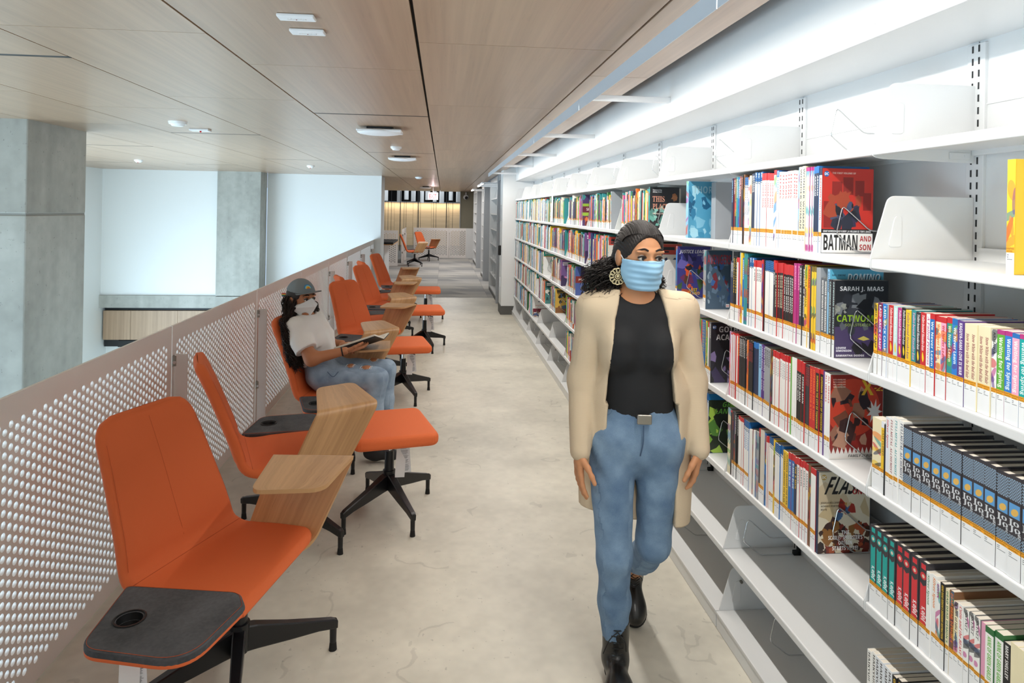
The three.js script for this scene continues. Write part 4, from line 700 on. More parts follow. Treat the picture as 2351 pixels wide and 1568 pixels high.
  exam: cover((c) => { bg(c, '#f1efec'); c.fillStyle = '#7c2438'; c.fillRect(0, 220, 256, 70); blobs(c, 14, ['#3a3f5c', '#9a7a68', '#c8a890', '#4f5f8a'], 82, 0, 290, 256, 90, 14, 30); blobs(c, 4, ['#8a6a58', '#4a5a7a'], 84, 80, 40, 100, 80, 14, 26); tx(c, 'Industrial Training', 40, 170, 24, '#c77a7a', 190); }),
  gen0: cover((c) => { bg(c, '#6d7f9c'); c.fillStyle = '#35405e'; c.fillRect(0, 250, 256, 134); blobs(c, 14, ['#6d7f9c', '#35405e', '#c9a46a', '#efe9dc'], 100, 20, 90, 216, 220, 12, 44); c.fillStyle = '#efe9dc'; c.fillRect(24, 26, 200, 26); c.fillRect(24, 60, 150, 14); }),
  gen1: cover((c) => { bg(c, '#b5473c'); c.fillStyle = '#6e2a2c'; c.fillRect(0, 280, 256, 104); blobs(c, 14, ['#b5473c', '#6e2a2c', '#e0a05a', '#f4e6cf'], 107, 20, 90, 216, 220, 12, 44); c.fillStyle = '#f4e6cf'; c.fillRect(24, 26, 190, 26); c.fillRect(24, 60, 140, 14); }),
  gen2: cover((c) => { bg(c, '#4c8a86'); c.fillStyle = '#24504f'; c.fillRect(0, 0, 256, 110); blobs(c, 14, ['#4c8a86', '#24504f', '#d8c06a', '#f0efe6'], 114, 20, 90, 216, 220, 12, 44); c.fillStyle = '#f0efe6'; c.fillRect(24, 26, 180, 26); c.fillRect(24, 60, 130, 14); }),
  gen3: cover((c) => { bg(c, '#d9b04a'); c.fillStyle = '#8c5a2c'; c.fillRect(0, 300, 256, 84); blobs(c, 14, ['#d9b04a', '#8c5a2c', '#4a6a8a', '#2f2a26'], 121, 20, 90, 216, 220, 12, 44); c.fillStyle = '#2f2a26'; c.fillRect(24, 26, 200, 26); c.fillRect(24, 60, 150, 14); }),
  gen4: cover((c) => { bg(c, '#e6e1d8'); c.fillStyle = '#c2483c'; c.fillRect(0, 0, 256, 90); blobs(c, 14, ['#e6e1d8', '#c2483c', '#3a4a6a', '#2b2b30'], 128, 20, 90, 216, 220, 12, 44); c.fillStyle = '#2b2b30'; c.fillRect(24, 26, 170, 26); c.fillRect(24, 60, 120, 14); }),
  gen5: cover((c) => { bg(c, '#7a5a94'); c.fillStyle = '#3d2c58'; c.fillRect(0, 260, 256, 124); blobs(c, 14, ['#7a5a94', '#3d2c58', '#d78ab0', '#f2e8f2'], 135, 20, 90, 216, 220, 12, 44); c.fillStyle = '#f2e8f2'; c.fillRect(24, 26, 190, 26); c.fillRect(24, 60, 140, 14); }),
  yellowPop: cover((c) => { bg(c, '#e9bf2e'); blobs(c, 14, ['#cf2a2c', '#d8403a', '#3a2450', '#7a3a8a', '#f0d860'], 88, 90, 110, 170, 260, 20, 56); tx(c, 'Wonder', 50, 320, 60, '#f7f3fa', 300, { font: 'italic bold' }); tx(c, 'Girls', 120, 366, 44, '#f7f3fa', 200); }),
};
function paintCovers(c) { c.fillStyle = '#888'; c.fillRect(0, 0, 2048, 2048); COVERS.forEach((fn, k) => { c.save(); c.translate((k % 8) * 256, Math.floor(k / 8) * 384); c.beginPath(); c.rect(0, 0, 256, 384); c.clip(); fn(c); c.restore(); }); }
// ---- shelf rows, left (far) to right (near). entry: thickness height base text textcolour flags ; flags: L label, x<n> repeat, #<band colour><height>, * art, ! no label gap
const P_ = (s) => s.trim().split('\n').flatMap((line) => { const [t, h, base, text, tc, fl = ''] = line.split('|').map((v) => v.trim()); const n = +(fl.match(/x(\d+)/)?.[1] || 1), band = fl.match(/#(\w)(\d+)(\w*)/), out = []; for (let i = 0; i < n; i++) out.push({ t: +t / 1000, h: +h / 1000, base, spec: { base, text: text === '-' ? '' : text, tc, label: fl.includes('L') ? +(0.064 / (+h / 1000)).toFixed(3) : 0, ...(band ? { band: [band[1], +band[2], band[3]] } : {}), ...(fl.includes('*') ? { motif: 'art' } : {}), ...(fl.includes('S') ? { motif: 'scales' } : {}), ...(fl.includes('R') ? { motif: 'ribbon' } : {}), ...(fl.includes('F') ? { flame: 1 } : {}), ...(fl.includes('u') ? { sub: 'y' } : {}), ...(fl.includes('i') ? { font: 'italic bold', face: 'serif' } : {}), ...(fl.includes('f') ? { fit: 1 } : {}) }, hard: fl.includes('H') }); return out; });
const ROWS = [
  { b: 1, s: 1, z: -2.64, cover: CV.redBlack, items: P_(`
14|258|n|TEEN TITANS|l|L
15|260|R|BATGIRL|w|L
15|258|d|NIGHTWING|y|L*
15|262|t|AQUAMAN|w|L
16|259|b|SUPERGIRL|w|L*
15|262|R|THE HUNT|w|L
16|264|d|ROBIN|o|L
12|270|u|-|w|*
17|258|W|HARLEY QUINN|S|Lx2#b40
11|256|W|-|S|L*#o14
18|262|c|-|w|*
16|268|n|BATMAN|w|Lx2
20|270|W|-|S|Lx3#b44DC
19|262|w|SPIDER-MAN|r|Lx5#r34
20|272|W|-|p|*#r22
18|268|w|TITANS|b|L#b30DC
19|262|w|TITANS|r|Lx7f
10|272|l|-|w|L*
20|272|c|WONDER WOMAN|n|Lx2f
13|268|W|-|p|x4*#m16
15|268|n|ARKHAM|w|Lx2#b28
17|260|w|BATMAN AND SON|r|L#n30`) },
  { b: 1, s: 2, z: -2.64, cover: CV.cat, items: P_(`
14|232|n|BATMAN/NIGHTWALKER|w|Lx2
16|252|k|WATCHMEN|y|Lx2f
15|250|W|-|r|L#r26
10|248|r|-|w|L
12|270|l|-|w|L
17|272|y|-|k|*#y80
14|252|b|SUPERMAN|w|L
15|270|t|-|a|x2*
16|256|n|BATMAN WHITE KNIGHT|o|L
20|258|w|-|b|Lx2#b46DC
17|250|w|X-MEN|k|Lx4#r34
13|256|p|-|y|L*#r20
9|258|k|-|w|
18|256|w|-|t|Lx4#b48
12|262|d|GWEN|w|L#r44
14|254|k|BLACK PANTHER|c|Lx4#r46
15|252|k|CAPTAIN MARVEL|w|Lx5#r46
19|262|m|RUNAWAYS|i|Lx2
16|256|d|BATGIRL OF BURNSIDE|w|Lx2
17|260|y|WONDER WOMAN|k|L*
14|258|o|BATMAN|k|L
12|262|d|-|w|x1
14|262|y|-|r|x2*
13|258|s|-|k|Lx2
19|228|S|WONDER WOMAN WARBRINGER|w|Lx2f
12|258|l|DOMINO|n|L
15|228|d|CATWOMAN SOULSTEALER|a|Lx2f`) },
  { b: 1, s: 3, z: -2.64, cover: CV.xred, items: P_(`
10|256|i|-|y|x2*
14|254|W|-|t|Lx3#r10
10|256|r|-|y|
14|256|w|-|k|L#r12
14|252|r|THE FLASH|y|L
15|252|k|INJUSTICE|w|Lx5
13|250|o|-|k|L*
14|252|k|RED HOOD|r|Lx3
15|254|n|-|w|Lx3#b30
24|256|l|DESCENDER|n|L
13|256|p|TALES FROM THE DARK|w|Lx2
16|252|s|BATMAN|k|Lx3
12|254|u|-|w|*
12|250|d|-|y|L*
16|254|w|MARVEL|s|Lx8#r30
11|256|g|-|w|
15|256|w|-|S|Lx2
19|256|k|SPIDER-MAN|w|Lx3#r50
15|252|d|SHADOW|r|Lx2
20|254|r|SUPERMAN FOR A TIME|o|Lx2
21|254|k|SUPERMAN THE CITY OF TOMORROW|y|Lx2f#r20
10|256|p|-|w|
16|252|w|ALL HEROES|r|Lx2`) },
  { b: 1, s: 4, z: -2.64, cover: CV.flash, items: P_(`
13|258|c|-|k|x2*
14|256|k|-|w|#r10
13|256|d|THE BOYS|r|L
14|258|S|-|w|L*
14|254|k|DEADPOOL|w|Lx2
15|254|w|-|r|Lx3#r20
16|256|w|SUPERMAN|b|Lx3#b34
9|232|w|-|k|x3
9|236|R|-|k|x1*
8|240|w|-|s|x2
9|240|b|-|w|*
10|244|s|-|k|x2*
13|262|d|-|w|L#r40
14|262|e|-|k|Lx2
13|258|b|ARCHIE|r|*
10|252|w|-|r|x2#r30
15|256|w|-|k|Lx2#b34
17|258|y|-|k|*
17|252|w|-|b|Lx3#b40
19|244|y|SUPERMAN SMASHES THE KLAN|k|Lx2
20|250|b|X-MEN BLUE|w|Lx2#r30
17|250|n|THE X-MEN|y|L#r30
16|252|w|MARVEL|S|Lx4#r30
14|254|u|-|o|*
15|252|w|-|r|Lx2#r26
13|252|n|-|w|`) },
  { b: 0, s: 2, z: -1.722, depth: 0.15, cover: null, near: true, items: P_(`
16|190|y|LAID-BACK CAMP|k|Lf*
18|190|m|LAID-BACK CAMP|w|Lf*
18|190|B|LAID-BACK CAMP|w|Lf*
6|188|s|-|k|L
19|190|r|Toilet-bound Hanako-kun|w|LiF
16|190|a|Toilet-bound Hanako-kun|w|LiF
17|190|m|Toilet-bound Hanako-kun|w|LiF
17|190|k|Toilet-bound Hanako-kun|w|LiF
18|190|y|Toilet-bound Hanako-kun|p|Lif
18|190|t|Toilet-bound Hanako-kun|i|Lif
17|190|d|Toilet-bound Hanako-kun|w|LiF
18|190|r|Toilet-bound Hanako-kun|w|LiF
15|188|w|A Failed Princess|m|Lif
16|194|b|We Never Learn|w|Lf#r24
18|190|c|We Never Learn|o|L*#r24
17|190|i|We Never Learn|r|L*#r24
18|190|t|We Never Learn|c|L*#r24
18|190|B|We Never Learn|w|L*#b26
20|188|p|KAGUYA-SAMA LOVE IS WAR|w|Lf
18|188|c|Snow White with the Red Hair|R|Lx4if#c30
14|186|w|AKISAWA|k|L*
20|188|g|Waiting for Spring|w|Lf#m18
20|188|B|Waiting for Spring|w|Lf#m18
18|188|i|Waiting for Spring|w|Lf#b18
18|188|A|Waiting for Spring|w|Lf#m18
19|188|y|Waiting for Spring|w|Lf#g18
20|188|m|Waiting for Spring|w|Lf#b18
18|188|o|Waiting for Spring|w|Lf#m18
18|188|l|Waiting for Spring|w|Lf#m18
18|188|g|Waiting for Spring|w|Lf#m18`) },
  { b: 0, s: 3, z: -1.722, depth: 0.16, cover: null, near: true, items: P_(`
38|188|c|-|o|L*
15|186|y|CASE CLOSED|u|L#W30
5|184|k|-|w|
15|206|W|Silver Spoon|r|Li
17|212|w|FULLMETAL ALCHEMIST|R|Lif
17|212|w|FULLMETAL ALCHEMIST|t|Lif
18|212|w|FULLMETAL ALCHEMIST|n|Lif
32|205|d|-|w|LSHx12`) },
  { b: 0, s: 4, z: -1.722, depth: 0.16, cover: null, near: true, items: P_(`
26|212|d|-|#18a39b|LRHx4
28|212|d|-|#d8323a|LRHx4
14|198|w|Silver Spoon|G|Li
16|198|w|Silver Spoon|o|Li
15|190|w|GIVEN|m|L*
14|196|k|DEAD DEAD DEMON'S DEDEDEDE DESTRUCTION|y|Lf
12|192|c|DEAD DEAD DEMON'S|G|Lf
14|194|u|DEAD DEAD DEMON'S|o|L*
14|176|c|A Man of Idle Judgment|k|L*
16|178|w|Cutie and the BEAST|r|Lif
16|178|w|SKYNET|k|Lx3i*
14|176|i|-|r|L
22|178|w|ANNE OF GREEN GABLES|g|Lx2#G26
18|170|k|MARY SHELLEY|w|L
18|180|c|-|k|Lx3`) },
  { b: 0, s: 5, z: -1.722, depth: 0.13, cover: null, near: true, items: P_(`
16|190|w|HAIKYU!!|k|Lfx2
17|190|W|HAIKYU!!|k|Lfx4
17|188|k|GANGSTA|y|Lfx2
18|186|w|HAIKYU!!|k|Lx6`) },
  { b: 2, s: 3, z: -2.98, cover: CV.gotham, endZ: -2.76, items: P_(`
14|256|w|-|r|L#r20
13|256|b|-|w|Lx1*
14|254|g|-|w|L*
13|256|r|-|k|L
15|256|b|SUPERMAN|y|Lx2f
14|256|y|WONDER WOMAN|b|Lf
13|250|g|-|w|L*
14|256|w|-|r|L#r30
14|258|S|GOTHAM|w|Lx2`) },
  { b: 2, s: 4, z: -2.95, cover: CV.green, items: P_(`
14|258|w|-|r|L#r16
12|256|W|-|k|Lx2
12|258|d|-|o|L*
13|256|w|-|b|Lx2
14|258|n|-|w|L#b40
13|258|w|-|k|L#b40`) },
];
const bookMat = () => std({ map: null, roughness: 0.42 });
const spineTex = { t: null }, covTex = { t: null };
const spineMat = phys({ roughness: 0.45, clearcoat: 0.2, clearcoatRoughness: 0.3 }), coverMat = phys({ roughness: 0.4, clearcoat: 0.3, clearcoatRoughness: 0.25 }), pageDark = std({ color: 0xded6c8, roughness: 0.95 });
function quadGeo(list) {                                             // list of [p0, p1, p2, p3, uvRect | uvPoint]
  const P = [], U = []; for (const [a, b, c, d, uv] of list) { for (const v of [a, b, c, a, c, d]) P.push(...v); if (uv.length === 4) { const [u0, v0, u1, v1] = uv; U.push(u0, v0, u1, v0, u1, v1, u0, v0, u1, v1, u0, v1); } else for (let i = 0; i < 6; i++) U.push(...uv); }
  const g = new THREE.BufferGeometry(); g.setAttribute('position', new THREE.Float32BufferAttribute(P, 3)); g.setAttribute('uv', new THREE.Float32BufferAttribute(U, 2)); g.computeVertexNormals(); return g;
}
// box quads with the spine face on -x; x 0..d, y 0..h, z 0..t
const sides = (x0, x1, y0, y1, z0, z1) => ({ nx: [[x0, y0, z0], [x0, y0, z1], [x0, y1, z1], [x0, y1, z0]], px: [[x1, y0, z1], [x1, y0, z0], [x1, y1, z0], [x1, y1, z1]], nz: [[x1, y0, z0], [x0, y0, z0], [x0, y1, z0], [x1, y1, z0]], pz: [[x0, y0, z1], [x1, y0, z1], [x1, y1, z1], [x0, y1, z1]], py: [[x0, y1, z1], [x1, y1, z1], [x1, y1, z0], [x0, y1, z0]], ny: [[x0, y0, z0], [x1, y0, z0], [x1, y0, z1], [x0, y0, z1]] });
const plainOf = (uv) => [uv[0] + 0.0008, uv[3] - 0.004];
function coverGeo(t, h, d, uv, hard) {
  const c = hard ? 0.0028 : 0.0011, pl = plainOf(uv), q = [];
  const add = (s, m) => { for (const k of Object.keys(s)) q.push([...s[k], m[k] || pl]); };
  add(sides(0, c, 0, h, 0, t), { nx: uv }); add(sides(c, d, 0, h, 0, c), {}); add(sides(c, d, 0, h, t - c, t), {});
  return quadGeo(q);
}
function pagesGeo(t, h, d, hard) { const c = hard ? 0.003 : 0.0012, i = hard ? 0.004 : 0.0006, q = [], s = sides(c, d - (hard ? 0.005 : 0.0006), i, h - i, c, t - c); for (const k of ['px', 'py', 'ny']) q.push([...s[k], [0.5, 0.5]]); return quadGeo(q); }
let nBooks = 0;
const shelfWord = ['top shelf', 'second shelf', 'third shelf', 'fourth shelf', 'fifth shelf', 'sixth shelf', 'bottom shelf'], nth = (n) => n + (n % 10 === 1 && n % 100 !== 11 ? 'st' : n % 10 === 2 && n % 100 !== 12 ? 'nd' : n % 10 === 3 && n % 100 !== 13 ? 'rd' : 'th');
const bayWord = ['nearest bay', 'second bay', 'third bay', 'fourth bay', 'fifth bay', 'sixth bay', 'seventh bay', 'eighth bay', 'ninth bay', 'tenth bay', 'eleventh bay'];
function book(x, y, z, t, h, d, cell, hard, label, group) {
  const o = thing('book', label, 'book', [x, y, z], 0, group), uv = cellUV(cell);
  obj('cover', coverGeo(t, h, d, uv, hard), spineMat, o); obj('page_block', pagesGeo(t, h, d, hard), pageDark, o);
  nBooks++; return o;
}
function coverFace(o, t, h, d, k) { const e = 0.0004, m = obj('front_print', quadGeo([[[0.001, 0.001, t + e], [d - 0.001, 0.001, t + e], [d - 0.001, h - 0.001, t + e], [0.001, h - 0.001, t + e], coverUV(k)]]), coverMat, o); return m; }
for (const r of ROWS) {
  let z = r.z; const y = SH[r.s] + 0.0005, lim = r.near ? -1.12 : r.b === 2 ? Z1 - BAY - 0.02 : -1.9;
  const total = r.items.reduce((a, i) => a + i.t, 0), target = r.b === 1 ? { 1: 0.655, 2: 0.733, 3: 0.717, 4: 0.662 }[r.s] : 0, k = target ? target / total : 1;
  r.items.forEach((it, i) => {
    const t = it.t * k, last = i === r.items.length - 1, d = last && r.cover !== null ? 0.168 : (r.depth || 0.168) - 0.006 + rnd() * 0.01, h = it.h + rr(-0.002, 0.002);
    if (z + t > lim + 0.05) return;
    const thick = t < 0.011 ? 'thin ' : t > 0.025 ? 'thick ' : '';
    const label = last && r.cover !== null ? `${thick}book, front cover facing us, right end of ${shelfWord[r.s]}, ${bayWord[r.b]}` : `${thick}${colName[it.base] || 'patterned'} book spine, ${nth(i + 1)} from the left on the ${shelfWord[r.s]}, ${bayWord[r.b]}`;
    const o = book(XF + 0.006 + rr(0, 0.004), y, z + 0.0004, t - 0.0007, h, d, spineCell(it.spec), it.hard, label, `books on the ${shelfWord[r.s]} of the ${bayWord[r.b]}`);
    if (last && r.cover !== null) { coverFace(o, t - 0.0007, h, d, r.cover); wireSupport(r.b, r.s, z + t + 0.006); }
    if (it.spec.text === 'DOMINO') coverFace(o, t - 0.0007, h, d, CV.domino);
    z += t;
  });
}
// single covers standing face out deeper in the wall
function faceOut(b, s, z, t, h, d, base, k, words, wireToo = true) {
  const o = book(XF + 0.008, SH[s] + 0.0005, z - t, t, h, d, spineCell({ base, text: '', tc: 'w', label: b < 8 && base !== 'l' ? 0.24 : 0, motif: 'art' }), false, `book with ${words} cover facing us, ${shelfWord[s]}, ${bayWord[b]}`, 'books with covers facing out');
  coverFace(o, t, h, d, k); if (wireToo) wireSupport(b, s, z + 0.008);
}
faceOut(2, 1, -3.13, 0.03, 0.268, 0.14, 'l', CV.blueWave, 'a swirling pale blue', false);
faceOut(2, 2, -3.27, 0.02, 0.258, 0.17, 'b', CV.league, 'a crowded blue and purple');
faceOut(2, 2, -2.9, 0.03, 0.26, 0.12, 's', CV.hero, 'a dim slate blue', false);
{ const o = book(XF + 0.1, SH[1] + 0.0005, -3.08, 0.05, 0.262, 0.12, spineCell({ base: 's', text: '', tc: 'w' }), true, 'pale grey hardback set back beside the swirling blue cover, second shelf, third bay', 'books with covers facing out'); }
{ const o = book(XF + 0.12, SH[2] + 0.0005, -2.87, 0.05, 0.262, 0.12, spineCell({ base: 'S', text: '', tc: 'w' }), true, 'grey hardback set back beside the dim blue cover, third shelf, third bay', 'books with covers facing out'); }
faceOut(0, 1, -1.275, 0.02, 0.235, 0.16, 'y', CV.yellowPop, 'a yellow and red', false);
faceOut(3, 1, -3.74, 0.02, 0.262, 0.17, 'A', CV.place, 'a black and brown portrait');
faceOut(4, 1, -4.62, 0.02, 0.26, 0.17, 's', CV.greyTall, 'a plain grey');
faceOut(5, 1, -5.6, 0.02, 0.26, 0.17, 'p', CV.stripes, 'a purple and green banded');
faceOut(7, 1, -7.3, 0.025, 0.27, 0.2, 'w', CV.barron, 'a white and green test guide');
faceOut(7, 3, -7.75, 0.025, 0.27, 0.2, 'w', CV.barron, 'a white and green test guide');
faceOut(8, 4, -8.3, 0.025, 0.27, 0.2, 'w', CV.barron, 'a low white and green test guide');
faceOut(4, 2, -5.25, 0.02, 0.258, 0.17, 'n', CV.curie, 'a dark blue and gold');
faceOut(3, 2, -4.15, 0.02, 0.258, 0.17, 'k', CV.hazmat, 'a black lettered');
faceOut(5, 3, -5.85, 0.02, 0.25, 0.17, 'b', CV.pirate, 'a blue and maroon');
faceOut(4, 3, -4.75, 0.02, 0.25, 0.17, 'a', CV.displaced, 'a grey green and brown');
faceOut(5, 4, -5.95, 0.02, 0.25, 0.17, 'w', CV.flip, 'a white and orange');
faceOut(5, 5, -6.05, 0.02, 0.25, 0.17, 'c', CV.fox, 'a cream and red');
faceOut(8, 5, -8.6, 0.02, 0.26, 0.2, 'w', CV.exam, 'a white and maroon');
faceOut(3, 3, -3.78, 0.018, 0.25, 0.17, 'b', CV.gen0, 'a slate blue', false);
faceOut(3, 4, -3.88, 0.018, 0.25, 0.17, 't', CV.gen2, 'a teal and gold', true);
faceOut(3, 2, -3.68, 0.018, 0.25, 0.17, 'c', CV.gen4, 'a pale red banded', true);
faceOut(4, 4, -4.73, 0.018, 0.25, 0.17, 'y', CV.gen3, 'a mustard', true);
faceOut(4, 5, -4.88, 0.018, 0.25, 0.17, 'r', CV.gen1, 'a brick red', false);
faceOut(5, 2, -5.48, 0.018, 0.25, 0.17, 'p', CV.gen5, 'a violet', true);
faceOut(4, 2, -4.68, 0.018, 0.25, 0.17, 'e', CV.gen4, 'a pale red topped', true);
faceOut(5, 4, -5.48, 0.018, 0.25, 0.17, 'o', CV.gen1, 'an orange red', true);
faceOut(5, 5, -5.43, 0.018, 0.25, 0.17, 'p', CV.gen5, 'a low violet', false);
faceOut(6, 3, -6.58, 0.018, 0.25, 0.17, 'm', CV.gen5, 'a small violet', false);
faceOut(6, 4, -6.88, 0.018, 0.25, 0.17, 'y', CV.gen3, 'a small mustard', true);
faceOut(7, 4, -7.58, 0.018, 0.25, 0.17, 't', CV.gen2, 'a small teal', true);
// the deeper bays: past the first few hundred, joined
{
  const gs = [], front = { warm: ['o', 'i', 'm', 'c', 'y', 'p', 'w', 'd', 't', 'r', 'l', 'n', 'R', 'e', 'k', 'g'], pale: ['w', 'W', 'w', 'b', 'W', 'r', 'w', 'n', 's', 't', 'w', 'W', 'l', 'y', 'G', 'o'] };
  const words = ['PRE-CALCULUS', 'AP BIOLOGY', 'SAT', 'ACT', 'PRE 2', 'GED', 'NURSING', 'CHEMISTRY', 'AP', 'TRIBU', 'SMILE', 'DRAMA', 'GUTS', 'BONE', 'NIMONA', 'EL DEAFO', 'LUMBERJANES', 'FUNNY', 'PUMA', 'SISTERS'];
  const cells = { warm: [], pale: [] };
  for (const kind of ['warm', 'pale']) front[kind].forEach((base, i) => { for (let v = 0; v < 3; v++) cells[kind].push(spineCell({ base, text: v === 1 ? '' : words[Math.floor(rnd() * words.length)], tc: 'wykwno'[(i + v) % 6] === base ? 'd' : 'wykwno'[(i + v) % 6], label: kind === 'warm' ? 0.25 : 0, ...(v === 2 ? { motif: 'art' } : {}), ...(i % 3 === v ? { band: ['trbGmy'[(i * 2 + v) % 6], 20 + v * 14] } : {}) })); });
  const taken = (b, s, z) => false;
  const rowPlan = [[3, 1, -4.35, -3.77], [3, 2, -4.4, -4.18], [3, 2, -4.1, -3.7], [3, 3, -4.4, -3.8], [3, 4, -4.4, -3.9], [4, 1, -5.35, -4.66], [4, 2, -5.37, -5.28], [4, 2, -5.2, -4.7], [4, 3, -5.36, -4.78], [4, 4, -5.36, -4.75], [4, 5, -5.3, -4.9], [5, 1, -6.27, -5.63], [5, 2, -6.27, -5.5], [5, 3, -6.27, -5.88], [5, 4, -6.28, -5.98], [5, 4, -5.9, -5.5], [5, 5, -6.28, -6.08], [5, 5, -6.0, -5.45], [6, 1, -7.19, -6.5], [6, 2, -7.19, -6.42], [6, 3, -7.19, -6.6], [6, 4, -7.19, -6.9], [7, 1, -8.1, -7.34], [7, 2, -8.1, -7.3], [7, 3, -8.1, -7.79], [7, 4, -8.1, -7.6], [8, 1, -9.02, -8.2], [8, 2, -9.02, -8.2], [8, 3, -9.02, -8.25], [8, 4, -9.02, -8.34], [8, 5, -9.02, -8.64], [9, 1, -9.94, -9.12], [9, 2, -9.94, -9.1], [9, 3, -9.94, -9.1], [9, 4, -9.94, -9.1], [9, 5, -9.94, -9.2], [10, 1, -10.85, -10.03], [10, 2, -10.85, -10.03], [10, 3, -10.85, -10.03], [10, 4, -10.85, -10.03], [10, 5, -10.85, -10.05]];
  const pageUV = (() => { const u = cellUV(PAGE_CELL); return [(u[0] + u[2]) / 2, (u[1] + u[3]) / 2]; })();
  for (const [b, s, z0, z1] of rowPlan) {
    let z = z0; const kind = b >= 7 ? 'pale' : 'warm';
    while (z < z1) {
      const t = Math.min(z1 - z + 0.001, rr(0.011, kind === 'pale' ? 0.032 : 0.024)), h = kind === 'pale' ? rr(0.225, 0.275) : rr(0.2, 0.262), d = rr(0.15, 0.2), uv = cellUV(cells[kind][Math.floor(rnd() * cells[kind].length)]), x = XF + 0.008 + rr(0, 0.006), sd = sides(x, x + d, SH[s], SH[s] + h, z + 0.0003, z + t - 0.0003), pl = plainOf(uv);
      gs.push([...sd.nx, uv], [...sd.pz, pl], [...sd.nz, pl], [...sd.py, pageUV], [...sd.px, pageUV], [...sd.ny, pageUV]);
      z += t;
    }
  }
  const o = obj('distant_books', quadGeo(gs), spineMat); o.userData.kind = 'stuff'; tag(o, 'rows of many small book spines on the farther shelves', 'books');
}
spineMat.map = canvasTex(2048, 2048, (c) => paintSpines(c)); coverMat.map = canvasTex(2048, 2048, (c) => paintCovers(c));
console.log('cells', CELLS.length, 'books', nBooks);
// sheet of paper hanging from a far shelf
tag(obj('paper_strip', rbox(0.001, 0.27, 0.09, 0.0004, XF - 0.004, 1.70, -7.12), M.paper), 'white paper strip hanging over the test guide from the top shelf', 'paper');
// ---------------------------------------------------------------- people: fields of tapered capsules, meshed by surface nets
const smin = (a, b, k) => { const h = clamp(0.5 + 0.5 * (b - a) / k, 0, 1); return b + (a - b) * h - k * h * (1 - h); };
const cap = (a, b, r0, r1 = r0, flat = 1) => {                       // tapered capsule; flat > 1 squeezes it along z
  const [ax, ay, az] = a, dx = b[0] - ax, dy = b[1] - ay, dz = (b[2] - az), dd = dx * dx + dy * dy + dz * dz || 1e-9;
  return (x, y, z) => { const px = x - ax, py = y - ay, pz = z - az, t = clamp((px * dx + py * dy + pz * dz) / dd, 0, 1), ex = px - dx * t, ey = py - dy * t, ez = (pz - dz * t) * flat; return (Math.sqrt(ex * ex + ey * ey + ez * ez) - (r0 + (r1 - r0) * t)) / (flat > 1 ? 1 + (flat - 1) * 0.4 : 1); };
};
const ell = (c, r) => (x, y, z) => { const a = (x - c[0]) / r[0], b = (y - c[1]) / r[1], d = (z - c[2]) / r[2], k = Math.sqrt(a * a + b * b + d * d); return (k - 1) * Math.min(r[0], r[1], r[2]); };
const blend = (fs, k = 0.03) => (x, y, z) => { let d = fs[0](x, y, z); for (let i = 1; i < fs.length; i++) { const e = fs[i](x, y, z); d = e - d > k ? d : d - e > k ? e : smin(d, e, k); } return d; };
